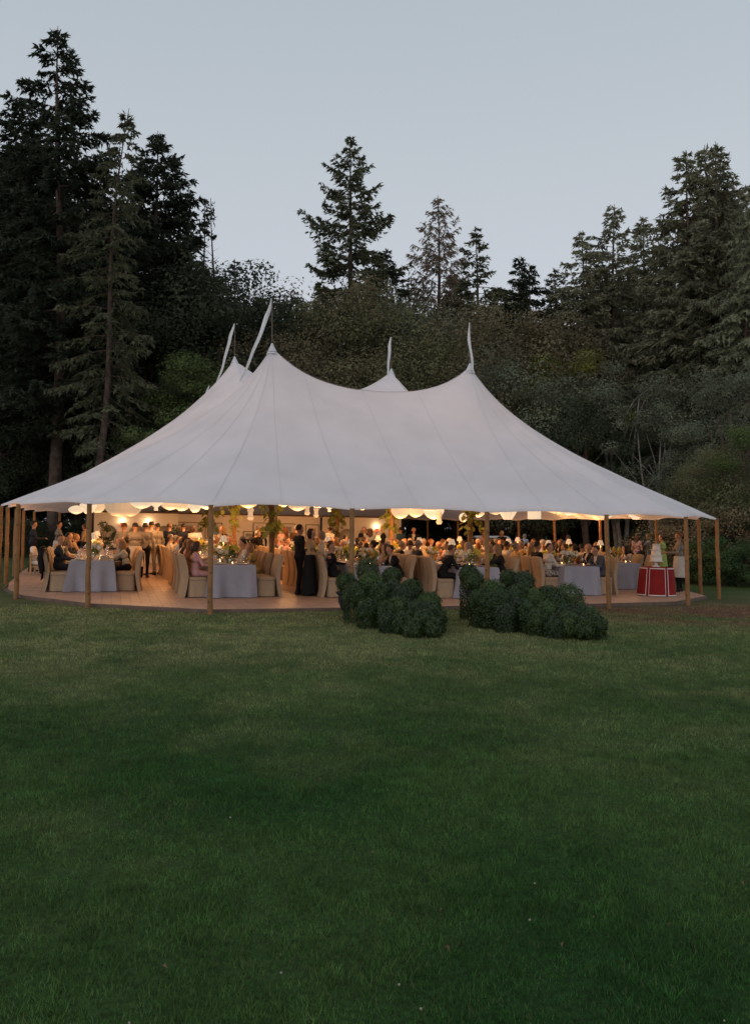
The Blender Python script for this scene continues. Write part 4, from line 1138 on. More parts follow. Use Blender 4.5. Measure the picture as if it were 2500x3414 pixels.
POSE = {
    'm_up': human(True, .04), 'm_fwd': human(True, .42, lh=(.50, .16, .80), rh=(.50, -.18, .80), hp=.1), 'm_turnl': human(True, .06, .06, hy=.9, lh=(.40, .20, .79), rh=(.34, -.10, .79)),
    'm_turnr': human(True, .06, -.06, hy=-.9), 'm_arm': human(True, -.12, .05, hy=-.6, rh=(-.25, -.55, .98), lh=(.35, .30, .80)),
    'f_up': human(True, .05, fem=True), 'f_fwd': human(True, .34, lh=(.46, .10, .80), rh=(.48, -.14, .80), hy=.3, fem=True), 'f_turnl': human(True, .05, .05, hy=1.0, fem=True, rh=(.40, -.08, .80)),
    'f_turnr': human(True, .05, -.05, hy=-1.0, fem=True), 'f_chin': human(True, .26, lh=(.22, .06, 1.05), rh=(.48, -.14, .80), hy=-.4, fem=True),
    's_man': human(False, .02), 's_pocket': human(False, -.02, lh=(.10, .20, .86), rh=(.10, -.20, .86), hy=.1), 's_serve': human(False, .03, lh=(.36, .14, 1.12), rh=(.36, -.14, 1.12), hp=.15),
    's_bend': human(False, .85, lh=(.62, .12, .86), rh=(.66, -.10, .86), hp=-.2), 's_woman': human(False, .02, fem=True, lh=(.22, .06, 1.0), rh=(.22, -.05, 1.02)), 's_wturn': human(False, .03, fem=True, hy=.7, rh=(.28, -.10, 1.22)),
    's_wbend': human(False, .7, fem=True, lh=(.55, .12, .84), rh=(.56, -.12, .84)),
}
def skirt_mesh(z0, z1, r0, r1):
    mb = MB(); Vv = []; n = 28; R_ = 7
    for i in range(R_):
        t = i / (R_ - 1); z = z0 + (z1 - z0) * t; r = r0 + (r1 - r0) * t ** .8
        for k in range(n):
            a = 2 * math.pi * k / n; w_ = 1 + .05 * t * math.sin(7 * a)
            Vv.append((r * w_ * math.cos(a) * .85, r * w_ * math.sin(a) * 1.1, z))
    mb.add(Vv, [(i * n + k, (i + 1) * n + k, (i + 1) * n + (k + 1) % n, i * n + (k + 1) % n) for i in range(R_ - 1) for k in range(n)])
    return mb.mesh('skirt', M['black'], True)
SKM = {'long': skirt_mesh(1.0, .06, .13, .25), 'knee': skirt_mesh(1.0, .48, .13, .22), 'apron': skirt_mesh(1.02, .42, .175, .23)}
def person(pose, Mx, label, top='suit_black', bottom=None, shirt=None, sleeve=None, calf=None, skin='skin_a', hair='short', hcol='dark', skirt=None, skirtm=None, group='dinner guests'):
    me, HM = POSE[pose]
    o = link('person', me, None, Mx); tag(o, label, 'person', group)
    bottom = bottom or top
    sl = [skin, top, bottom, 'shoe', shirt or top, sleeve or top, calf or bottom, 'shoe', 'lip']
    for i, k in enumerate(sl):
        o.material_slots[i].link = 'OBJECT'; o.material_slots[i].material = M[k]
    if hair:
        h = link('hair', HAIR[hair], o, HM); h.material_slots[0].link = 'OBJECT'; h.material_slots[0].material = M['hair_' + hcol]
    if skirt:
        s_ = link('apron' if skirt == 'apron' else 'skirt', SKM[skirt], o); s_.material_slots[0].link = 'OBJECT'; s_.material_slots[0].material = M[skirtm or bottom]
    return o

# ------------------------------------------------------------------ table ware meshes
mb = MB(); mb.lathe([(.033, 0), (.034, .004), (.005, .008), (.004, .085), (.02, .10), (.038, .125), (.042, .155), (.036, .20)], 12, cap=False); GLASS = mb.mesh('wine_glass', M['glass'], True)
mb = MB(); mb.lathe([(.03, 0), (.036, .09)], 10, cap=True); TUMB = mb.mesh('tumbler', M['glass'], True)
mb = MB(); mb.lathe([(.07, .004), (.09, .006), (.135, .018), (.137, .022), (.088, .011), (.0, .010)], 20, cap=False); PLATE = mb.mesh('plate', M['plate'], True)
mb = MB(); mb.lathe([(.031, 0), (.035, .055), (.033, .06), (.030, .055), (.028, .006)], 10); VOT = mb.mesh('holder', M['glass'], True)
mb = MB(); mb.lathe([(.026, .006), (.026, .03)], 10); WAX = mb.mesh('wax', M['wine'])
mb = MB(); mb.lathe([(.003, .032), (.008, .040), (.006, .05), (.001, .062)], 6); FLM = mb.mesh('flame', M['flame'], True)
mb = MB(); mb.lathe([(.05, 0), (.052, .012), (.012, .02), (.007, .03), (.007, .54)], 12); LBASE = mb.mesh('lamp_stem', M['brass'], True)
def shade(sel, m, name):
    mb = MB(); n = 24
    for k in range(n):
        if k % 2 != sel: continue
        a0, a1 = 2 * math.pi * k / n, 2 * math.pi * (k + 1) / n
        am = (a0 + a1) / 2
        for q0, q1 in ((a0, am), (am, a1)):
            r0 = [.105 * (1.04 if q == am else 1) for q in (q0, q1)]; r1 = [.052 * (1.04 if q == am else 1) for q in (q0, q1)]
            mb.add([(r0[0] * math.cos(q0), r0[0] * math.sin(q0), .50), (r0[1] * math.cos(q1), r0[1] * math.sin(q1), .50), (r1[1] * math.cos(q1), r1[1] * math.sin(q1), .655), (r1[0] * math.cos(q0), r1[0] * math.sin(q0), .655)], [(0, 1, 2, 3)])
    return mb.mesh(name, m)
SHW, SHT = shade(0, M['shade_w'], 'shade'), shade(1, M['shade_t'], 'shade_stripes')
mb = MB(); mb.lathe([(.004, .54), (.02, .555), (.02, .58), (.004, .595)], 8); LBULB = mb.mesh('bulb', M['bulb'], True)
def bloom(seed, r, m, tulip=False):
    g = np.random.default_rng(seed); n = 26 if not tulip else 12
    d = norm(g.normal(0, 1, (n, 3)) + np.array([0, 0, .35])); p = d * r * (.75 if not tulip else .35)
    if tulip: p[:, 2] += r * .6; d = norm(np.stack([d[:, 0], d[:, 1], np.full(n, 1.6)], -1))
    a = norm(np.cross(d, g.normal(0, 1, (n, 3)))); b = np.cross(d, a); L = r * g.uniform(.45, .75, n)[:, None]
    if tulip: a = d; L = L * 1.3
    V = np.stack([p - a * L, p - b * L * .7, p + a * L + d * L * .3, p + b * L * .7], 1).reshape(-1, 3)
    return np_mesh('blossom', V, np.arange(len(V)).reshape(-1, 4), [m])
BLM = {'white': bloom(1, .065, M['fl_white']), 'cream': bloom(2, .055, M['fl_cream']), 'yellow': bloom(3, .06, M['fl_yellow'], True), 'orange': bloom(4, .05, M['fl_orange'])}
def leafy(seed, r, n, lf, m):
    g = np.random.default_rng(seed); d = norm(g.normal(0, 1, (n, 3)) + np.array([0, 0, .7])); p = d * (r * g.random(n) ** .4)[:, None] * np.array([1, 1, .9]) + np.array([0, 0, .16])
    a = norm(d + g.normal(0, .5, (n, 3))); b = norm(np.cross(a, g.normal(0, 1, (n, 3)))); L = lf * g.uniform(.6, 1.3, n)[:, None]
    V = np.stack([p - a * L * .5, p + b * L * .22, p + a * L * .5, p - b * L * .22], 1).reshape(-1, 3)
    return np_mesh('foliage', V, np.arange(len(V)).reshape(-1, 4), [m])
LEAFY = [leafy(i, .17, 130, .07, M['flower_leaf']) for i in range(3)]
mb = MB(); mb.lathe([(.045, 0), (.055, .01), (.06, .08), (.05, .13), (.055, .15)], 12, cap=True); VASE = mb.mesh('vase', M['glass'], True)

def bouquet(u, v, mix, label, seed, big=1.0):
    g = random.Random(seed)
    t = empty('flower_arrangement', PM(u, v, DECK + .77, g.uniform(0, 6), big)); tag(t, label, 'flowers', 'flower arrangements on the tables')
    link('vase', VASE, t); link('foliage', LEAFY[seed % 3], t)
    for i in range(11):
        a = i * 2.4 + g.uniform(-.3, .3); r = .05 + .13 * (i / 11) ** .5
        o = link('blossom', BLM[mix[i % len(mix)]], t, Matrix.Translation((r * math.cos(a), r * math.sin(a), .30 - 1.6 * r * r + g.uniform(-.03, .06))) @ Matrix.Rotation(g.uniform(0, 6), 4, 'Z') @ Matrix.Scale(g.uniform(.7, 1.2), 4))
def table_lamp(u, v, label):
    t = empty('table_lamp', PM(u, v, DECK + .768)); tag(t, label, 'table lamp', 'lit table lamps')
    for n_, m_ in (('lamp_stem', LBASE), ('shade', SHW), ('shade_stripes', SHT), ('bulb', LBULB)): link(n_, m_, t)
    l = bpy.data.lights.new('lamp_light', 'POINT'); l.energy = 2.6; l.color = (1, .68, .38); l.shadow_soft_size = .03
    link('lamp_light', l, t, Matrix.Translation((0, 0, .49)))
def candle(u, v, label):
    t = empty('votive_candle', PM(u, v, DECK + .77)); tag(t, label, 'candle', 'lit votive candles')
    link('holder', VOT, t); link('wax', WAX, t); link('flame', FLM, t)

# ------------------------------------------------------------------ tables, chairs, seated guests, table ware
TOPS_M = [('suit_black', 'black suit'), ('suit_navy', 'navy suit'), ('suit_charcoal', 'charcoal suit'), ('suit_black', 'black suit'), ('suit_grey', 'grey suit'), ('shirt_white', 'white shirt'), ('shirt_blue', 'pale blue shirt'), ('suit_brown', 'brown suit')]
TOPS_F = [('pink', 'pink dress'), ('cream', 'cream blouse'), ('gold', 'gold dress'), ('green', 'green dress'), ('plum', 'plum dress'), ('rust', 'rust dress'), ('black', 'black dress'), ('floral', 'floral dress'), ('greyblue', 'grey-blue dress'), ('shirt_white', 'white blouse')]
OV = {  # (row, side, seat): (pose, top, words, bottom, hair, hair colour, bare arms, shirt)
    (0, 0, 0): None, (0, 0, 1): ('m_turnr', 'suit_charcoal', 'charcoal suit', None, 'short', 'brown', 0, 'shirt_white'), (0, 0, 2): ('f_fwd', 'floral', 'floral dress', None, 'bun', 'blond', 1, None),
    (0, 1, 0): None, (0, 1, 1): ('f_chin', 'cream', 'cream blouse', 'suit_black', 'long', 'blond', 0, None), (0, 1, 2): ('m_up', 'suit_navy', 'navy suit', None, 'short', 'dark', 0, 'shirt_white'),
    (1, 0, 0): ('f_up', 'pink', 'pink dress', None, 'bob', 'brown', 0, None), (1, 0, 1): ('f_turnr', 'gold', 'gold dress', None, 'long', 'brown', 1, None), (1, 0, 2): ('f_up', 'rust', 'rust dress', None, 'long', 'red', 1, None),
    (1, 0, 3): ('f_turnl', 'cream', 'cream blouse', None, 'long', 'blond', 1, None), (1, 0, 5): ('f_turnr', 'pink', 'pink dress', 'suit_black', 'long', 'brown', 0, None),
    (1, 1, 0): None, (1, 1, 1): None, (1, 1, 2): ('f_fwd', 'gold', 'gold dress', None, 'long', 'blond', 0, None), (1, 1, 3): ('m_fwd', 'shirt_white', 'white shirt', 'suit_black', 'short', 'dark', 0, None),
    (2, 0, 0): ('m_arm', 'suit_black', 'black suit', None, 'short', 'brown', 0, 'shirt_white'), (2, 0, 2): None, (2, 0, 3): None,
    (2, 1, 0): ('m_fwd', 'suit_black', 'black suit', None, 'short', 'dark', 0, 'shirt_white'), (2, 1, 1): ('f_chin', 'green', 'green dress', None, 'long', 'brown', 1, None),
    (3, 0, 0): ('m_fwd', 'suit_black', 'black suit', None, 'short', 'brown', 0, 'shirt_white'), (3, 0, 1): None, (3, 0, 2): None, (3, 0, 3): ('m_turnl', 'suit_charcoal', 'charcoal suit', None, 'short', 'grey', 0, 'shirt_white'),
    (3, 1, 0): ('f_chin', 'black', 'black dress', None, 'long', 'blond', 0, None),
    (4, 0, 0): ('f_turnr', 'shirt_white', 'white cardigan', 'pattern', 'short', 'dark', 0, None), (4, 0, 1): ('m_up', 'suit_black', 'black suit', None, 'short', 'dark', 0, 'shirt_white'),
    (4, 1, 0): ('m_fwd', 'suit_grey', 'grey suit', None, 'short', 'dark', 0, 'shirt_white'), (4, 1, 1): ('m_turnl', 'suit_black', 'black suit', None, None, 'dark', 0, 'shirt_white'),
    (5, 0, 0): None, (5, 1, 0): None, (5, 0, 1): ('f_up', 'shirt_white', 'white blouse', None, 'short', 'dark', 0, None), (5, 1, 1): ('f_chin', 'cream', 'cream blouse', None, 'long', 'dark', 1, None),
}
SIDE = ['armchair side', 'cake side']
rg = random.Random(21)
def seat_person(row, side, i, u, v, h, rear):
    key = (row, side, i) if not rear else None
    where = '%s from the lawn, %s of %s table row' % (ORD[i], SIDE[side], ROWN[row]) if not rear else 'at rear table of %s row, %s, %s seat' % (ROWN[row], SIDE[side], ORD[i])
    if key in OV:
        if OV[key] is None: return
        pose, top, words, bot, hair, hc, bare, shirt = OV[key]; skin = 'skin_a'
    else:
        if rg.random() < .13: return
        skin = rg.choice(['skin_a', 'skin_a', 'skin_b', 'skin_a', 'skin_b', 'skin_c'] if rg.random() < .5 else ['skin_a', 'skin_b'])
        if rg.random() < .5:
            top, words = rg.choice(TOPS_M); pose = rg.choice(['m_up', 'm_fwd', 'm_turnl', 'm_turnr', 'm_up']); hair = 'short'; hc = rg.choice(['dark', 'brown', 'grey', 'dark', 'brown', 'white', 'brown'])
            shirt = 'shirt_white' if top.startswith('suit') else None; bot = None if top.startswith('suit') else 'suit_charcoal'; bare = 0
        else:
            top, words = rg.choice(TOPS_F); pose = rg.choice(['f_up', 'f_fwd', 'f_turnl', 'f_turnr', 'f_chin']); hair = rg.choice(['long', 'long', 'bob', 'bun']); hc = rg.choice(['blond', 'brown', 'red', 'dark', 'blond', 'grey'])
            shirt = None; bot = None; bare = rg.random() < .55
    fem = pose.startswith('f')
    person(pose, PM(u, v, DECK + .003, h, rg.uniform(.96, 1.03)), 'person in %s seated %s' % (words, where) if not rear else 'person in %s %s' % (words, where), top, bot, shirt, skin if bare else None, skin if fem and not bot else None, skin, hair, hc)

for r, (uc, v0) in enumerate(ROWS):
    for rear in (0, 1):
        n_ = NR if rear else NF; ll = LR if rear else LF
        vs_ = v0 if not rear else v0 + LF + 1.05
        if not rear and r in (0, 5): n_, ll = NR, LR
        if rear and r in (0, 5): vs_ = v0 + LR + 1.0
        vm = vs_ + ll / 2
        nm = ('rear ' if rear else '') + 'table'
        t = empty('dining_table', PM(uc, vm, DECK)); tag(t, 'long %s under a blue cloth, %s row from the armchair' % (('rear dining table' if rear else 'dining table nearer the lawn'), ROWN[r]), 'table', 'long dining tables')
        tm = tf if (n_ == NF) else tr_
        link('tabletop', tm[0], t)
        for sx in (-1, 1):
            for sy in (-1, 1): link('leg', tm[1], t, Matrix.Translation((sx * (TW / 2 - .12), sy * (ll / 2 - .3), 0)))
        c = link('tablecloth', (cl_f[r % 3] if n_ == NF else cl_r), None, PM(uc, vm, DECK + .001)); tag(c, 'grey-blue linen cloth over the %s of the %s table row' % ('rear table' if rear else 'lawn-end table', ROWN[r]), 'tablecloth', 'grey-blue linen tablecloths')
        for side in (0, 1):
            for i in range(n_):
                v = vs_ + .06 + PITCH * (i + .5)
                jx = rg.uniform(-.04, .05); jh = rg.uniform(-.10, .10)
                uo = (TW / 2 + .30 + jx) * (-1 if side == 0 else 1); h = 0 if side == 0 else math.pi
                where = '%s from the lawn, %s of %s table row' % (ORD[i], SIDE[side], ROWN[r]) if not rear else 'at rear table of %s row, %s, %s seat' % (ROWN[r], SIDE[side], ORD[i])
                chair(uc + uo, v, h + jh, 'slipcovered cream chair ' + where)
                seat_person(r, side, i, uc + uo, v, h + jh, rear)
                gu = uc + uo * .42
                if not rear or i % 2 == 0:
                    o = link('wine_glass', GLASS, None, PM(gu, v + .16, DECK + .768)); tag(o, 'wine glass %s place, %s of %s row %s' % (ORD[i], SIDE[side], ROWN[r], nm), 'wine glass', 'glasses on the tables')
                if not rear:
                    o = link('plate', PLATE, None, PM(uc + uo * .36, v, DECK + .768)); tag(o, 'white plate %s place, %s of %s row table' % (ORD[i], SIDE[side], ROWN[r]), 'plate', 'plates on the tables')
                    if i < 5:
                        o = link('tumbler', TUMB, None, PM(gu + rg.uniform(-.05, .05), v - .15, DECK + .769)); tag(o, 'water tumbler %s place, %s of %s row table' % (ORD[i], SIDE[side], ROWN[r]), 'tumbler', 'glasses on the tables')
        nb = 4 if n_ == NF else 3
        for k in range(nb):
            mix = [['white', 'cream', 'white'], ['yellow', 'white', 'yellow'], ['white', 'cream', 'orange'], ['yellow', 'yellow', 'white']][(k + r) % 4]
            if not rear and k == 0 and r == 1: mix = ['yellow', 'yellow', 'cream']
            if not rear and k == 0 and r == 5: mix = ['orange', 'yellow', 'white']
            bouquet(uc + rg.uniform(-.06, .06), vs_ + ll * (k + .42) / nb, mix, '%s bouquet, %s from the lawn on the %s of %s row' % ('yellow' if mix[0] == 'yellow' else 'white' if mix[0] == 'white' else 'orange', ORD[k], 'rear table' if rear else 'front table', ROWN[r]), r * 10 + k, 1.0 if k else 1.1)
        for k in range(2 if not rear else 1):
            table_lamp(uc + rg.uniform(-.03, .03), vs_ + ll * ((k + .72) / 2 if not rear else .55) - .1, 'pleated lit table lamp, %s on the %s of %s row' % (ORD[k], 'rear table' if rear else 'front table', ROWN[r]))
        for k in range(6 if not rear else 3):
            candle(uc + rg.uniform(-.22, .22), vs_ + .25 + (ll - .4) * k / (6 if not rear else 3), 'lit votive candle, %s from the lawn on %s row %s table' % (ORD[k], ROWN[r], 'rear' if rear else 'front'))

# folded card standing at the end of the armchair table
u_, v_ = ROWS[0][0] + .30, ROWS[0][1] + .12
mb = MB(); mb.add([(-.11, -.05, 0), (.11, -.05, 0), (.11, 0, .11), (-.11, 0, .11), (-.11, .05, 0), (.11, .05, 0), (-.11, -.047, 0), (.11, -.047, 0), (.11, 0, .107), (-.11, 0, .107)], [(0, 1, 2, 3), (3, 2, 5, 4), (9, 8, 7, 6)])
o = link('folded_napkin', mb.mesh('folded_napkin', M['slip']), None, PM(u_, v_, DECK + .769)); tag(o, 'folded pinkish napkin at the lawn end of the armchair table', 'napkin')

# jackets over chair backs, a handbag
def jacket(u, v, h, label, m='suit_black'):
    mb = MB(); Vv = []; n = 14
    prof = [(-.235, .50, 1), (-.225, .72, 1), (-.232, .90, 1), (-.275, 1.08, .98), (-.355, 1.115, .96), (-.43, 1.06, 1.0), (-.405, .88, 1.08), (-.365, .66, 1.12), (-.35, .42, 1.16), (-.36, .30, 1.18)]
    for x, z, w_ in prof:
        for k in range(n):
            q = k / (n - 1) * 2 - 1
            Vv.append((x + .02 * math.sin(k * 2.1 + z * 9) * (1.15 - z), q * .26 * w_, z - .03 * q * q))
    mb.add(Vv, [(i * n + k, i * n + k + 1, (i + 1) * n + k + 1, (i + 1) * n + k) for i in range(len(prof) - 1) for k in range(n - 1)])
    t = empty('draped_jacket', PM(u, v, DECK + .002, h)); tag(t, label, 'jacket', 'jackets hung over chairs')
    link('body', mb.mesh('body', M[m], True), t)
    for s_ in (-1, 1):
        mb = MB(); mb.tube([(-.36, s_ * .27, 1.02), (-.40, s_ * .32, .82), (-.37, s_ * .33, .6), (-.35, s_ * .32, .45)], [.055, .06, .055, .045], 8); link('sleeve', mb.mesh('sleeve', M[m], True), t)
for (r, sd, i, lab) in ((2, 0, 2, 'black jacket hung on an empty chair by the standing couple'), (2, 0, 3, 'second black jacket hung on the next empty chair'), (0, 0, 0, 'dark jacket over the chair nearest the armchair, lawn end')):
    uc, v0 = ROWS[r]; jacket(uc - (TW / 2 + .30), v0 + .06 + PITCH * (i + .5), 0, lab)
uc, v0 = ROWS[3]
t = empty('handbag', PM(uc - (TW / 2 + .30) - .47, v0 + .06 + PITCH * 1.5, DECK)); tag(t, 'small black handbag hanging by a thin strap from a chair back', 'handbag')
mb = MB(); mb.box((0, 0, .36), (.07, .2, .15), taper=.85); link('body', mb.mesh('body', M['black']), t)
mb = MB(); mb.box((-.038, 0, .40), (.006, .17, .07)); link('flap', mb.mesh('flap', M['shoe']), t)
mb = MB(); mb.box((-.043, 0, .385), (.006, .03, .02)); link('clasp', mb.mesh('clasp', M['brass']), t)
mb = MB(); mb.tube([(0, -.09, .43), (.03, -.05, .75), (.085, 0, 1.1), (.03, .05, .75), (0, .09, .43)], .006, 5); link('strap', mb.mesh('strap', M['black']), t)

# ------------------------------------------------------------------ standing people
def stand(px, py, h, pose, label, **k):
    u, v = at(px, py); g_ = k.pop('group', 'guests on their feet'); s_ = k.pop('s', 1.0)
    return person(pose, PM(u, v, DECK + .003, h, s_), label, group=g_, **k)
HP = math.pi / 2
stand(996, 1982, .15, 's_pocket', 'person with a beard in black suit standing, hand in pocket, among chairs', top='suit_black', shirt='shirt_white', hair='short', hcol='dark', s=1.02)
stand(1031, 1986, -.5, 's_woman', 'person in tan jacket and long black skirt beside the bearded one', top='tan', bottom='suit_black', hair='bob', hcol='dark', skirt='long', skirtm='suit_black', s=1.0)
stand(1072, 1962, 2.9, 's_woman', 'person with grey hair in white shawl and tan trousers facing the couple', top='shirt_white', bottom='trouser_tan', hair='bob', hcol='grey', s=.96)
GSF = 'serving staff on their feet'
stand(412, 1934, HP + .3, 's_serve', 'person in grey shirt and long pale apron, back turned, nearest the sconce', top='staff_grey', bottom='suit_black', skirt='apron', skirtm='apron', group=GSF, hcol='brown')
stand(448, 1936, HP - .1, 's_serve', 'person in grey shirt and pale apron, middle of the waiting staff huddle', top='staff_grey', bottom='suit_black', skirt='apron', skirtm='apron', group=GSF)
stand(482, 1926, HP - .3, 's_man', 'person in grey shirt at the edge of the staff huddle', top='staff_grey', bottom='suit_black', group=GSF)
stand(503, 1918, HP + .6, 's_serve', 'person in grey shirt turned towards the staff huddle', top='staff_grey', bottom='staff_grey', group=GSF, s=1.03)
stand(524, 1915, 2.4, 's_man', 'person in grey shirt facing the staff huddle from behind', top='staff_grey', bottom='staff_grey', group=GSF)
stand(562, 1908, HP - .5, 's_man', 'person in navy suit looking away near the third niche', top='suit_navy', shirt='shirt_white', hcol='brown')
stand(610, 1903, HP, 's_man', 'person in navy suit standing before the framed sketch', top='suit_navy', hcol='dark')
stand(640, 1903, HP + .2, 's_woman', 'person in white shirt standing next to the framed sketch', top='shirt_white', bottom='suit_charcoal', hair='bob', hcol='brown')
stand(108, 1906, .1, 's_serve', 'person in dark shirt standing at the deck edge behind the armchair', top='suit_charcoal', bottom='suit_black', hair='short', hcol='dark', group=GSF)
stand(192, 1898, .2, 's_serve', 'person in beige shirt leaning in behind the floral dress', top='staff_grey', bottom='suit_black', skirt='apron', skirtm='apron', group=GSF)
stand(283, 1895, 2.8, 's_woman', 'person in dim tan top behind the armchair table', top='tan', bottom='suit_black', hair='bun', hcol='brown')
stand(742, 1905, 2.6, 's_wturn', 'person in dark sleeveless dress standing by the seascape', top='suit_black', sleeve='skin_a', hair='long', hcol='blond', skirt='knee', calf='skin_a')
stand(815, 1915, .25, 's_bend', 'person with thinning hair in black suit bending over a table', top='suit_black', shirt='shirt_white', hcol='grey')
stand(862, 1903, HP, 's_man', 'person in black suit standing behind the bending one', top='suit_black', hcol='grey')
stand(928, 1901, -HP, 's_wturn', 'person in pale pink blouse standing between vine-clad poles', top='pink', bottom='suit_black', hair='long', hcol='brown', sleeve='skin_a')
stand(950, 1898, 2.6, 's_woman', 'person in rust dress next to the pale pink blouse', top='rust', hair='long', hcol='red', skirt='knee', calf='skin_a')
stand(984, 1900, HP + .4, 's_man', 'person in brown suit and grey cap-like hair behind the bearded one', top='suit_brown', hcol='white')
stand(1098, 1905, 2.2, 's_serve', 'person with dark ponytail in white shirt carrying plates', top='shirt_white', bottom='suit_charcoal', hair='pony', hcol='dark', group=GSF)
stand(1212, 1893, -HP, 's_man', 'person in dark suit half hidden by the grey-blue dress', top='suit_black', shirt='shirt_white', hcol='grey')
stand(1232, 1897, HP - .4, 's_woman', 'person in sleeveless grey-blue dress near the round-topped niche', top='greyblue', sleeve='skin_a', hair='long', hcol='brown', skirt='knee', calf='skin_a')
stand(1276, 1897, 2.9, 's_man', 'person with white hair in black suit beside the sconce', top='suit_black', shirt='shirt_white', hcol='white', s=1.03)
stand(1334, 1893, HP + .5, 's_man', 'person in dark green top standing by the wall end', top='teal', bottom='suit_black', hcol='dark')
stand(1377, 1895, -HP - .4, 's_man', 'person in black suit and tie past the wall end', top='suit_black', shirt='shirt_white', hcol='grey')
stand(1612, 1895, HP, 's_woman', 'person in pink dress with fair hair near the parked car', top='pink', sleeve='skin_a', hair='long', hcol='blond', skirt='long', skirtm='pink')
stand(1672, 1893, -2.3, 's_wturn', 'person in strapless black dress, fair hair, before the parked car', top='black', sleeve='skin_a', hair='long', hcol='blond', skirt='long', skirtm='black')
stand(1868, 1905, .2, 's_wbend', 'person in teal dress bending to hug a seated guest', top='teal', sleeve='skin_b', hair='bob', hcol='brown', skirt='knee', calf='skin_b')
stand(2206, 1952, HP + .7, 's_woman', 'person in lime green dress just behind the cake', top='lime', sleeve='skin_a', hair='bun', hcol='brown', skirt='long', skirtm='lime')
stand(2262, 1973, 2.7, 's_serve', 'person in white apron holding a tray by the cake table', top='staff_grey', bottom='suit_black', hair='short', hcol='red', skirt='apron', skirtm='apron', group=GSF)
stand(2120, 1925, .4, 's_woman', 'person in pink top standing beyond the sixth table row', top='pink', bottom='suit_charcoal', hair='long', hcol='brown')
stand(2160, 1922, 2.9, 's_wturn', 'person in white top chatting beyond the sixth table row', top='shirt_white', bottom='greyblue', hair='bob', hcol='blond')
stand(1730, 1895, .6, 's_bend', 'person in pale shirt bowing towards the fourth row rear table', top='shirt_blue', bottom='suit_charcoal', hcol='grey')

# ------------------------------------------------------------------ armchair, cake table, cake
t = empty('armchair', PM(*at(136, 1916), DECK, -.15)); tag(t, 'low oak armchair with white cushions at the deck edge', 'armchair')
for sx in (-1, 1):
    for sy in (-1, 1):
        mb = MB(); mb.box((sx * .24, sy * .27, .3 if sx > 0 else .36), (.05, .045, .6 if sx > 0 else .72)); link('leg', mb.mesh('leg', M['rattan']), t)
    mb = MB(); mb.box((0, sx * .27, .625), (.58, .06, .035)); link('armrest', mb.mesh('armrest', M['rattan']), t)
mb = MB(); mb.box((0, 0, .27), (.44, .49, .05)); link('seat_frame', mb.mesh('seat_frame', M['rattan']), t)
def pillow(name, c, d, rot=0):
    mb = MB(); Vv = []; n = 16
    for i in range(9):
        z = -1 + 2 * i / 8; k_ = (1 - abs(z) ** 3.5) ** .4
        for k in range(n):
            a = 2 * math.pi * k / n; c_, s_ = math.cos(a), math.sin(a); r = 1 / ((abs(c_) ** 4 + abs(s_) ** 4) ** .25)
            Vv.append((c_ * r * d[0] / 2 * k_, s_ * r * d[1] / 2 * k_, z * d[2] / 2))
    mb.add(Vv, [(i * n + k, i * n + (k + 1) % n, (i + 1) * n + (k + 1) % n, (i + 1) * n + k) for i in range(8) for k in range(n)])
    return link(name, mb.mesh(name, M['cushion'], True), t, Matrix.Translation(c) @ Matrix.Rotation(rot, 4, 'Y'))
pillow('seat_cushion', (.02, 0, .38), (.54, .49, .18)); pillow('back_cushion', (-.20, 0, .66), (.50, .50, .17), math.radians(78))

CU, CV = at(2186, 1985)
t = empty('cake_table', PM(CU, CV, DECK, -.58)); tag(t, 'round table hidden under a red skirted cloth', 'table')
mb = MB(); mb.lathe([(.42, .71), (.42, .74)], 24); link('tabletop', mb.mesh('tabletop', M['wood']), t)
for k in range(4):
    mb = MB(); mb.box((.27 * math.cos(k * HP + .7), .27 * math.sin(k * HP + .7), .355), (.05, .05, .71)); link('leg', mb.mesh('leg', M['wood']), t)
ct = empty('red_tablecloth', PM(CU, CV, DECK + .002, -.58)); tag(ct, 'red fitted round tablecloth with white ribbon edging and pleats', 'tablecloth')
NP = 6
def rr_(a, z):
    k_ = 1 - z / .76
    d = abs(((a * NP / (2 * math.pi)) + .5) % 1 - .5) * 2 * math.pi / NP
    return .435 + .075 * k_ ** .9 - .035 * math.exp(-(d / .05) ** 2) * k_ ** .5
mb = MB(); n = 128; Vv = []
zz = [.012, .2, .4, .58, .70, .755]
for z in zz:
    for k in range(n):
        a = 2 * math.pi * k / n; r = rr_(a, z); Vv.append((r * math.cos(a), r * math.sin(a), z))
for r_, z in ((.40, .766), (.0, .767)):
    for k in range(n): a = 2 * math.pi * k / n; Vv.append((r_ * math.cos(a), r_ * math.sin(a), z))
R_ = len(zz) + 2
mb.add(Vv, [(i * n + k, i * n + (k + 1) % n, (i + 1) * n + (k + 1) % n, (i + 1) * n + k) for i in range(R_ - 1) for k in range(n)])
link('red_cloth', smooth_by_angle(mb.mesh('red_cloth', M['red']), 50), ct)
def ribbon(name, pts_):
    mb = MB(); V0 = []
    for (a, z0, z1) in pts_:
        for z in (z0, z1): r = rr_(a, z) + .006; V0.append((r * math.cos(a), r * math.sin(a), z))
    mb.add(V0, [(2 * i, 2 * i + 2, 2 * i + 3, 2 * i + 1) for i in range(len(pts_) - 1)]); link(name, mb.mesh(name, M['white_trim'], True), ct)
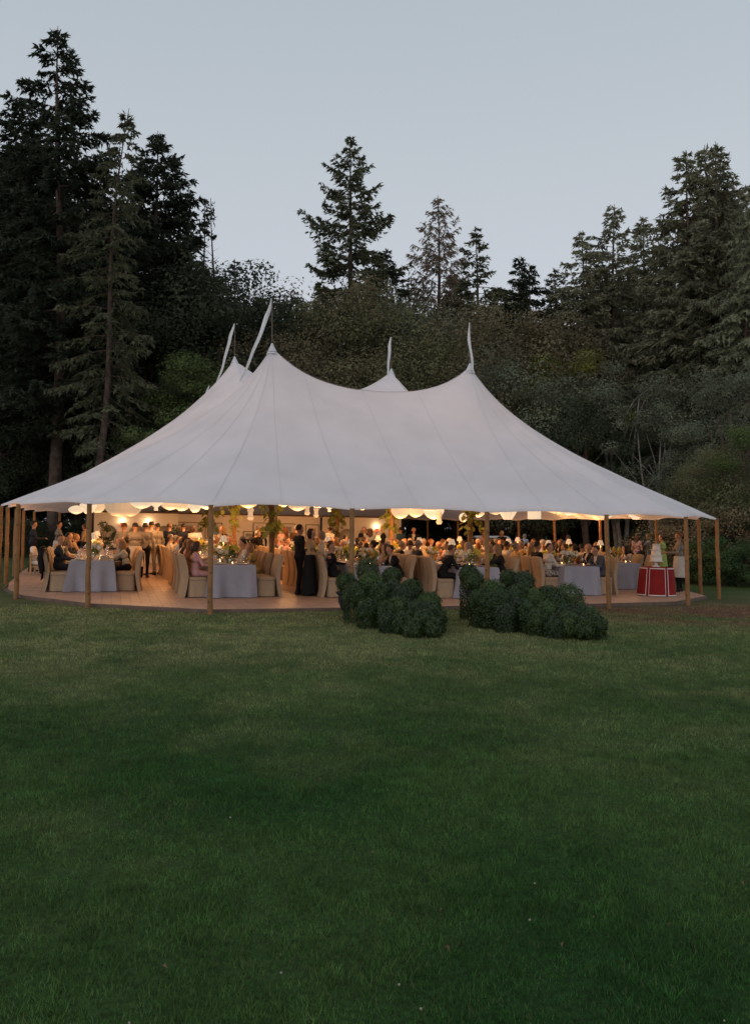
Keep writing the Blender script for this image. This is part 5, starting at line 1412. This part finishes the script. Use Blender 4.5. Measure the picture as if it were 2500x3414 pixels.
for p_ in range(NP):
    a0 = 2 * math.pi * p_ / NP
    seg = np.linspace(a0 + .06, a0 + 2 * math.pi / NP - .06, 12)
    ribbon('hem_ribbon', [(a, .015, .042) for a in seg]); ribbon('top_ribbon', [(a, .725, .75) for a in seg])
    for s_ in (1, -1):
        aa = a0 + (.085 if s_ > 0 else -.085)
        mb = MB(); V0 = []
        for z in np.linspace(.05, .715, 9):
            for da in (-.016, .016): r = rr_(aa + da, z) + .007; V0.append((r * math.cos(aa + da), r * math.sin(aa + da), z))
        mb.add(V0, [(2 * i, 2 * i + 1, 2 * i + 3, 2 * i + 2) for i in range(8)]); link('pleat_ribbon', mb.mesh('pleat_ribbon', M['white_trim']), ct)
t = empty('cake_stand', PM(CU, CV, DECK + .77)); tag(t, 'white pedestal cake stand on the red table', 'cake stand')
mb = MB(); mb.lathe([(.10, 0), (.095, .015), (.045, .05), (.03, .09), (.04, .12), (.06, .135)], 20); link('pedestal', mb.mesh('pedestal', M['plate'], True), t)
mb = MB(); mb.lathe([(.06, .136), (.19, .142), (.20, .152), (.19, .158)], 28); link('stand_plate', mb.mesh('stand_plate', M['plate'], True), t)
t = empty('wedding_cake', PM(CU, CV, DECK + .77 + .1585)); tag(t, 'three-tier white iced wedding cake', 'cake')
z = 0
for r, h in ((.155, .16), (.125, .15), (.095, .15)):
    mb = MB(); mb.lathe([(r, z + .0005), (r + .006, z + .02), (r, z + .04), (r, z + h - .02), (r + .006, z + h - .01), (r - .01, z + h)], 36, rib=.008, ribn=18); link('tier', smooth_by_angle(mb.mesh('tier', M['icing']), 50), t)
    mb = MB()
    for k in range(18):
        a = 2 * math.pi * k / 18; mb.lathe([(.006, -.008), (.013, 0), (.010, .009), (.002, .014)], 6, c=((r + .004) * math.cos(a), (r + .004) * math.sin(a), z + h - .018))
    link('piped_edge', mb.mesh('piped_edge', M['icing'], True), t)
    z += h + .0005
mb = MB(); mb.tube([(0, 0, z - .01), (.01, 0, z + .03), (.0, .005, z + .06)], [.02, .03, .012], 7); link('topper', mb.mesh('topper', M['rattan'], True), t)
mb = MB(); mb.box((.28, -.10, .772), (.16, .05, .012)); 
o = link('serving_tray', mb.mesh('serving_tray', M['black']), None, PM(CU, CV, DECK + .002)); tag(o, 'thin dark tray lying on the red table', 'tray')

# ------------------------------------------------------------------ paper lanterns
def lantern_mesh(kind):
    if kind == 'globe':
        pr = [(.10 if i in (0, 16) else math.sin(math.pi * i / 16), -math.cos(math.pi * i / 16)) for i in range(17)]; pr = [(max(r, .12), z) for r, z in pr]; rib, rn = .012, 22
    elif kind == 'melon':
        pr = [(max(.12, math.sin(math.pi * i / 16)), -.92 * math.cos(math.pi * i / 16)) for i in range(17)]; rib, rn = .03, 12
    elif kind == 'saucer':
        pr = [(max(.14, math.sin(math.pi * i / 12) ** 1.35), -.58 * math.cos(math.pi * i / 12)) for i in range(13)]; rib, rn = .008, 18
    elif kind == 'box':
        pr = [(.9, -1.2), (.98, -1.18), (.98, -.4), (.98, .4), (.98, 1.18), (.9, 1.2)]; rib, rn = 0, 4
    elif kind == 'diamond':
        pr = [(.45, -.75), (.5, -.74), (1.0, .12), (.9, .4), (.45, .8)]; rib, rn = .02, 6
    elif kind == 'funnel':
        pr = [(.28, -.75), (.34, -.74), (.62, -.45), (1.0, .15), (.95, .4), (.4, .7)]; rib, rn = .01, 10
    elif kind == 'tip':
        pr = [(.13, -1.15), (.2, -1.14), (.16, -.85), (.8, -.35), (1.0, .2), (.8, .55), (.2, .8)]; rib, rn = .015, 16
    else:  # hourglass
        pr = [(.55, -1.9), (.62, -1.88), (1.0, -1.1), (.72, -.9), (.68, .2), (1.0, .9), (.6, 1.6)]; rib, rn = .02, 8
    mb = MB(); n = 4 if kind == 'box' else 48
    mb.lathe(pr, n if kind == 'box' else 48, rib=rib if kind != 'box' else 0, ribn=rn)
    me = mb.mesh('paper_shade', M['lantern'], False)
    return smooth_by_angle(me, 25 if kind in ('diamond', 'box', 'hourglass') else 60), min(z for r, z in pr), max(z for r, z in pr)
LK = {k: lantern_mesh(k) for k in ('globe', 'melon', 'saucer', 'box', 'diamond', 'funnel', 'tip', 'hourglass')}
LMAT = {'a': 'lantern', 'b': 'lantern_b', 'c': 'lantern_c'}
LAN = [  # px, bottom py, width px, kind, v, brightness, words
    (254, 1714, 50, 'saucer', 25.0, 'b', 'small saucer paper lantern hanging alone near the armchair'), (294, 1713, 56, 'funnel', 27.0, 'b', 'pale funnel lantern half behind the second pole'),
    (326, 1709, 64, 'funnel', 28.5, 'a', 'funnel lantern above the first arched niche'), (392, 1721, 84, 'melon', 24.0, 'c', 'largest ribbed melon lantern near the sconces'),
    (434, 1721, 78, 'melon', 25.2, 'c', 'second ribbed melon lantern touching the largest one'), (472, 1696, 74, 'saucer', 23.0, 'b', 'glowing saucer lantern with visible bulb by the melon lanterns'),
    (520, 1702, 70, 'tip', 27.0, 'b', 'pointed-tip lantern after the glowing saucer'), (568, 1700, 62, 'saucer', 28.0, 'a', 'saucer lantern before the vine-clad poles begin'),
    (606, 1703, 64, 'globe', 30.0, 'a', 'globe lantern beside the tucked saucer'), (650, 1708, 48, 'funnel', 26.0, 'b', 'bright bell-shaped lantern close to the third pole'), (690, 1698, 60, 'saucer', 31.0, 'b', 'saucer lantern just behind the third pole'),
    (835, 1734, 24, 'hourglass', 29.0, 'c', 'slim hourglass lantern between first vine-clad poles'), (828, 1694, 64, 'saucer', 26.5, 'a', 'wide saucer lantern over the slim hourglass'),
    (944, 1690, 50, 'globe', 30.0, 'a', 'globe lantern peeking beside the leafiest vine'), (992, 1703, 62, 'saucer', 25.0, 'a', 'saucer lantern above the bearded guest'), (1024, 1717, 20, 'hourglass', 28.0, 'c', 'short hourglass lantern, first of two above the couple'),
    (1054, 1725, 19, 'hourglass', 29.0, 'c', 'short hourglass lantern, second of two above the couple'), (1060, 1694, 60, 'globe', 31.0, 'a', 'globe lantern above the twin hourglass lanterns'), (1098, 1706, 58, 'tip', 25.5, 'b', 'pointed-tip lantern after the twin hourglasses'),
    (1140, 1696, 30, 'saucer', 24.0, 'b', 'tiny saucer lantern beside the fourth pole'), (1208, 1700, 66, 'globe', 30.0, 'a', 'globe lantern behind the fourth pole'), (1262, 1692, 62, 'saucer', 27.0, 'b', 'saucer lantern before the bushy vine pole'),
    (1335, 1729, 62, 'globe', 26.0, 'a', 'low globe lantern tangled with vine leaves'), (1386, 1724, 66, 'globe', 27.0, 'a', 'low globe lantern next to the tangled one'), (1446, 1731, 70, 'globe', 25.0, 'b', 'bright globe lantern with an hourglass before it'),
    (1432, 1702, 84, 'diamond', 23.5, 'a', 'wide faceted lantern above the bright globe'), (1464, 1748, 23, 'hourglass', 24.0, 'c', 'narrow hourglass lantern hanging lowest of all'), (1545, 1740, 30, 'globe', 28.0, 'b', 'small globe lantern behind the leafy pole near the car'),
    (1594, 1724, 54, 'globe', 26.0, 'a', 'globe lantern between leafy pole and fifth pole'), (1653, 1716, 62, 'saucer', 28.0, 'a', 'saucer lantern just past the fifth pole'), (1693, 1732, 58, 'diamond', 25.0, 'b', 'faceted diamond lantern past the fifth pole'),
    (1781, 1731, 49, 'box', 24.5, 'b', 'square box lantern, the only one of its shape'), (1846, 1711, 62, 'saucer', 28.0, 'a', 'saucer lantern next to the square box lantern'), (1896, 1719, 66, 'globe', 27.0, 'b', 'globe lantern midway between box lantern and sixth pole'),
    (1966, 1723, 72, 'globe', 26.0, 'a', 'globe lantern just before the sixth pole'), (2019, 1729, 50, 'saucer', 24.5, 'b', 'saucer lantern crossed by the sixth pole'), (2124, 1732, 84, 'funnel', 23.6, 'b', 'wide funnel lantern nearest the cake')]
for (px, pb, wpx, kind, v, br, lab) in LAN:
    u = px_u(px, v); x, y = W2(u, v); s = 2800 / y
    r = wpx / s / 2; me, z0, z1 = LK[kind]
    zb = EYE + (1755 - pb) / s - float(gz(x))           # above local ground
    zc = zb - z0 * r
    t = empty('paper_lantern', Matrix.Translation(P(u, v, zc)) @ Matrix.Rotation(u * 3, 4, 'Z')); tag(t, lab.replace('nearest', 'closest to') if False else lab, 'paper lantern', 'paper lanterns under the canopy')
    o = link('paper_shade', me, t, Matrix.Scale(r, 4)); o.material_slots[0].link = 'OBJECT'; o.material_slots[0].material = M[LMAT[br]]
    qu = min(max(u, U1), U2); qv = min(max(v, V1), V3)
    if qu == u and qv == v: ztop = float(hb(v) + spikes(u, v)) - .3
    else:
        d_in = math.hypot(u - qu, v - qv); d_out = max(.5, min(u + 2.8 if u < U1 else 9, 16.4 - u if u > U2 else 9)); 
        ztop = EAVE + (5.25 - EAVE) * max(.1, 1 - d_in / (d_in + d_out)) * .92
    ztop = max(ztop, zc + z1 * r + .1)
    l = bpy.data.lights.new('lantern_light', 'POINT'); l.energy = 66 * min(1.6, max(.35, r / .3)) * (1.0 if ztop - zc > 1.5 else .3) * (.55 if u > 13 else 1); l.color = (1, .45, .15); l.shadow_soft_size = .12
    link('lantern_light', l, t, Matrix.Translation((0, 0, z0 * r - .16)))
    mb = MB(); mb.tube([(0, 0, z1 * r - .01), (0, 0, ztop - zc)], .006, 5); link('cord', mb.mesh('cord', M['cord']), t)
    mb = MB(); mb.lathe([(.10 * r + .012, z1 * r - .012), (.10 * r + .012, z1 * r + .012)], 10); link('top_ring', mb.mesh('top_ring', M['metal']), t)

# ------------------------------------------------------------------ vines on the centre poles
def leaf_mesh():
    mb = MB()
    out = [(0, -.1), (.34, -.22), (.30, .05), (.62, .12), (.40, .36), (.46, .66), (.2, .62), (0, 1.0), (-.2, .62), (-.46, .66), (-.40, .36), (-.62, .12), (-.30, .05), (-.34, -.22)]
    Vv = [(0, .3, .06)] + [(x, y, -.10 * (x * x) - .05 * y) for x, y in out]
    mb.add(Vv, [(0, i + 1, (i + 1) % len(out) + 1) for i in range(len(out))])
    return mb.mesh('leaf', M['leaf'])
LEAF = leaf_mesh()
VL = ['leafy vine on the pole beside the seascape print', 'leafy vine on the pole past the bright framed gold print', 'leafy vine on the slim pole next to the bell lantern', 'vine on the pole by the white-haired guest, trailing sideways', 'leafy vine on the far pole near the framed sketch', 'leafy vine on the far pole by the ponytailed waiter']
VL = ['bushiest vine on the highest-peaked pole behind the bearded guest', 'leafy vine on the pole near the parked car', 'leafy vine on the pole beside the seascape print', 'vine on the pole by the white-haired guest, trailing sideways', 'small leafy vine on the far pole near the framed sketch', 'small leafy vine on the far pole by the ponytailed waiter']
for i, (u, v, h) in enumerate(CENT):
    g = random.Random(90 + i)
    t = empty('climbing_vine', Matrix.Translation(P(u, v, 0))); tag(t, VL[i], 'vine', 'vines on the centre poles')
    mb = MB(); pts = [(.085 * math.cos(z * 4 + i), .085 * math.sin(z * 4 + i), z) for z in np.linspace(.1, 3.4, 40)]; mb.tube(pts, .009, 5); link('stem', mb.mesh('stem', M['stem']), t)
    shoots = [(g.uniform(0, 6.3), g.uniform(1.75, 3.1), g.uniform(.25, .5)) for _ in range(6)]
    for k in range(96):
        if k % 2:
            a, z0_, L_ = shoots[(k // 2) % 6]; q = g.random(); r = .10 + L_ * q; z = z0_ + .12 * q - .35 * q * q + g.uniform(-.06, .06); a += g.uniform(-.25, .25)
        else:
            a = g.uniform(0, 6.3); z = 1.55 + 1.5 * g.random() ** .8; r = g.uniform(.09, .28) * (1 if z > 1.8 else .8)
        sc_ = g.uniform(.14, .23)
        Rm = Matrix.Rotation(a - HP, 4, 'Z') @ Matrix.Rotation(g.uniform(-1.5, -.3), 4, 'X') @ Matrix.Rotation(g.uniform(-.6, .6), 4, 'Y')
        link('leaf', LEAF, t, Matrix.Translation((r * math.cos(a), r * math.sin(a), z)) @ Rm @ Matrix.Scale(sc_, 4))

# ------------------------------------------------------------------ clipped box and urns along the entrance path
M['box_a'] = leafm('boxwood_leaves', (.042, .076, .020), .32, 7); M['box_b'] = leafm('bluish_boxwood_leaves', (.044, .074, .030), .32, 7); M['box_c'] = leafm('fresh_boxwood_leaves', (.066, .112, .028), .35, 7)
for k__ in ('box_a', 'box_b', 'box_c'):
    b_ = M[k__].node_tree.nodes['Principled BSDF']; b_.inputs['Roughness'].default_value = .42; b_.inputs['Specular IOR Level'].default_value = .45
def box_foliage(seed, r, hh, m, n):
    """clipped ball of radius r whose top is at hh, on a slimmer leafy skirt reaching the ground; short sprigs break the outline"""
    g = np.random.default_rng(seed)
    d = norm(g.normal(0, 1, (n, 3))); zc = hh - r
    ang = np.arctan2(d[:, 1], d[:, 0])
    lump = 1 + .09 * np.sin(3 * ang + seed + d[:, 2] * 4) * np.sin(d[:, 2] * 5 + seed) + .06 * np.sin(7 * ang - d[:, 2] * 6 + seed)
    depth = np.where(np.arange(n) % 9 == 0, 1.0 + .14 * g.random(n), 1 - .26 * g.random(n) ** 1.8) * lump
    p = d * (r * depth)[:, None] + np.array([0, 0, zc])
    if zc > r * 1.08:
        sk = np.arange(n) % 3 == 1; q = g.random(n)
        rs = r * (.86 + .12 * g.random(n)) * (1 + .08 * np.sin(5 * ang + q * 9))
        p2 = np.stack([np.cos(ang) * rs, np.sin(ang) * rs, q * zc], -1); p[sk] = p2[sk]
    nn = norm(d * 1.3 + g.normal(0, .45, (n, 3)) + np.array([0, 0, .2])); a = norm(np.cross(nn, g.normal(0, 1, (n, 3))) + d * .25); b = norm(np.cross(nn, a))
    L = .033 * g.uniform(.55, 1.4, n)[:, None]
    p[:, 2] = np.maximum(p[:, 2], .005)
    V = np.stack([p - a * L * .5, p + b * L * .28, p + a * L * .6, p - b * L * .28], 1).reshape(-1, 3)
    return np_mesh('foliage', V, np.arange(len(V)).reshape(-1, 4), [m])
def urn_mesh(h, r):
    mb = MB(); mb.lathe([(r * .7, 0), (r * .72, h * .06), (r * .35, h * .14), (r * .30, h * .24), (r * .55, h * .36), (r * .82, h * .62), (r * .86, h * .86), (r * 1.08, h * .93), (r * 1.10, h * .99), (r * .9, h), (r * .8, h * .9)], 20)
    return smooth_by_angle(mb.mesh('urn', M['urn']), 40)
H1 = [(1154, 1942, 35, 'a', 1), (1225, 1902, 40, 'a', 1), (1305, 1924, 33, 'a', 1), (1237, 1950, 40, 'c', 0), (1187, 1985, 42, 'a', 0), (1266, 1985, 42, 'a', 0), (1310, 1968, 30, 'b', 0), (1370, 1968, 34, 'a', 0), (1341, 1994, 40, 'b', 0),
      (1429, 2011, 36, 'c', 0), (1322, 2035, 40, 'c', 0), (1388, 2040, 36, 'b', 0), (1446, 2058, 38, 'a', 0), (1405, 2078, 42, 'a', 0), (1344, 2080, 40, 'a', 0),
      (1225, 2034, 36, 'a', 0), (1290, 2040, 36, 'a', 0), (1292, 2070, 28, 'b', 0), (1425, 2042, 34, 'b', 0), (1375, 2098, 34, 'a', 0), (1440, 2096, 33, 'a', 0)]
H2 = [(1581, 1939, 34, 'a', 1), (1562, 1917, 31, 'a', 0), (1641, 1975, 40, 'c', 0), (1694, 1930, 30, 'a', 1), (1743, 1942, 39, 'b', 1), (1712, 2000, 40, 'a', 0), (1725, 2028, 36, 'b', 0), (1783, 2000, 36, 'c', 0), (1826, 1994, 38, 'a', 0),
      (1893, 1996, 47, 'c', 0), (1820, 2048, 40, 'c', 0), (1879, 2050, 34, 'b', 0), (1930, 2060, 47, 'b', 0), (1892, 2085, 42, 'c', 0), (1988, 2085, 30, 'a', 0), (1634, 2015, 38, 'a', 0),
      (1598, 2000, 34, 'a', 0), (1672, 2010, 38, 'a', 0), (1684, 2046, 34, 'b', 0), (1762, 2044, 38, 'a', 0), (1788, 2068, 36, 'a', 0), (1852, 2026, 38, 'a', 0), (1848, 2088, 34, 'b', 0), (1945, 2096, 36, 'a', 0), (1962, 2062, 36, 'c', 0), (1745, 1985, 34, 'a', 0)]
cn_ = {'a': 'dark green', 'b': 'bluish', 'c': 'fresh green'}
k_ = 0
for gi, (HL, hn) in enumerate(((H1, 'handbag-chair hedge'), (H2, 'cake-side hedge'))):
    cnt = {}
    for (px, py, rpx, cc, pot) in sorted(HL, key=lambda q: -q[1]):
        Y = 14.0 + (2085 - py) / 180 * 2.9
        X = (px - 1250) / 2800 * Y; r = rpx * Y / 2800 * (.98 if py < 1945 else 1.05); zc = EYE + (1755 - py) / 2800 * Y - float(gz(X))
        key = ('potted ' if pot else '') + cn_[cc]; cnt[key] = cnt.get(key, 0) + 1
        t = empty('boxwood_topiary' if pot else 'boxwood_bush', Matrix.Translation((X, Y, float(gz(X)))))
        tag(t, '%s %s, %s from the camera in the %s' % (key, 'boxwood ball in an urn' if pot else 'clipped boxwood mound', ORD[cnt[key] - 1], hn), 'boxwood', 'clipped box along the entrance path')
        if pot:
            hu = max(.2, zc - r * .85)
            link('urn', urn_mesh(hu, r * .92), t)
            link('foliage', box_foliage(300 + k_, r, 2 * r, M['box_' + cc], 3600), t, Matrix.Translation((0, 0, zc - r)))
        else:
            link('foliage', box_foliage(300 + k_, r, zc + r, M['box_' + cc], int(3800 + 2500 * max(0, zc - r) / r)), t)
        mb = MB(); mb.tube([(0, 0, .0), (.02, 0, max(.15, zc - r * .2))], [.025, .015], 6); link('stem', mb.mesh('stem', M['stem']), t)
        k_ += 1
# variegated ivy trailing at the foot of the hedges
M['ivy'] = mat('variegated_ivy', (.07, .11, .05), .6, col2=(.34, .36, .28), scale=40, detail=1, trans=.15)
for i, (px, py, lab) in enumerate(((1236, 2060, 'variegated ivy spilling at the foot of the handbag-chair hedge'), (1285, 2098, 'variegated ivy trailing lower on the handbag-chair hedge'), (1660, 2050, 'variegated ivy at the urn end of the cake-side hedge'),
                                    (1762, 2085, 'variegated ivy midway along the cake-side hedge'), (1838, 2108, 'pale ivy sprig at the camera end of the cake-side hedge'), (1940, 2118, 'low ivy under the largest cake-side mound'))):
    s = ((py - 1755) - SLOPE * (px - 1250)) / EYE
    t = link('ivy_plant', leafy(400 + i, .16, 120, .05, M['ivy']), None, Matrix.Translation(((px - 1250) / s, 2800 / s - .05, float(gz((px - 1250) / s)) - .02)) @ Matrix.Diagonal((1, .6, .8, 1))); tag(t, lab, 'ivy', 'ivy at the hedge feet')

# ------------------------------------------------------------------ parked car behind the tent
CY = 41.0; CX = (1662 - 1250) / 2800 * CY
car = empty('parked_car', Matrix.Translation((CX, CY, float(gz(CX)))) @ TILT); tag(car, 'white car parked on the grass beyond the tent', 'car')
secs = [(-2.15, .45, .62), (-2.1, .38, .80), (-1.2, .30, .92), (0.9, .28, .95), (1.8, .32, .88), (2.15, .42, .70)]
mb = MB(); Vv = []
for x, zb_, zt_ in secs:
    for y, z in ((-.80, zb_), (-.86, (zb_ + zt_) / 2), (-.80, zt_), (0, zt_ + .02), (.80, zt_), (.86, (zb_ + zt_) / 2), (.80, zb_), (0, zb_ - .02)): Vv.append((x, y, z))
mb.add(Vv, [(i * 8 + k, i * 8 + (k + 1) % 8, (i + 1) * 8 + (k + 1) % 8, (i + 1) * 8 + k) for i in range(5) for k in range(8)] + [tuple(range(8)), tuple(40 + k for k in range(8))[::-1]])
link('body', smooth_by_angle(mb.mesh('body', M['white_paint']), 35), car)
mb = MB(); Vv = []
cab = [(-1.75, .92, .72), (-1.15, 1.36, .60), (.35, 1.38, .60), (1.05, .95, .72)]
for x, z, y in cab: Vv += [(x, -y, z), (x, y, z)]
for x, z, y in ((-1.75, .90, .74), (1.05, .92, .74)): Vv += [(x, -y, z), (x, y, z)]
mb.add(Vv, [(0, 1, 3, 2), (4, 5, 7, 6), (0, 2, 4, 6), (1, 7, 5, 3)]); link('windows', mb.mesh('windows', M['car_glass']), car)
mb = MB(); mb.add([(-1.25, -.62, 1.36), (.45, -.62, 1.37), (.45, .62, 1.37), (-1.25, .62, 1.36), (-1.15, -.5, 1.44), (.30, -.5, 1.45), (.30, .5, 1.45), (-1.15, .5, 1.44)], [(3, 2, 1, 0), (4, 5, 6, 7), (0, 1, 5, 4), (1, 2, 6, 5), (2, 3, 7, 6), (3, 0, 4, 7)]); link('roof', smooth_by_angle(mb.mesh('roof', M['white_paint']), 50), car)
for sx in (-1.35, 1.35):
    for sy in (-.74, .74):
        mb = MB(); mb.lathe([(.20, -.10), (.31, -.10), (.33, -.06), (.33, .06), (.31, .10), (.20, .10)], 20); wh = link('wheel', mb.mesh('wheel', M['rubber'], True), car, Matrix.Translation((sx, sy, .33)) @ Matrix.Rotation(HP, 4, 'X'))
        mb = MB(); mb.lathe([(.20, -.08), (.19, .08)], 14); link('rim', mb.mesh('rim', M['metal']), wh)
for sy in (-.55, .55):
    mb = MB(); mb.box((2.12, sy, .66), (.06, .26, .10)); link('headlight', mb.mesh('headlight', M['plate']), car)
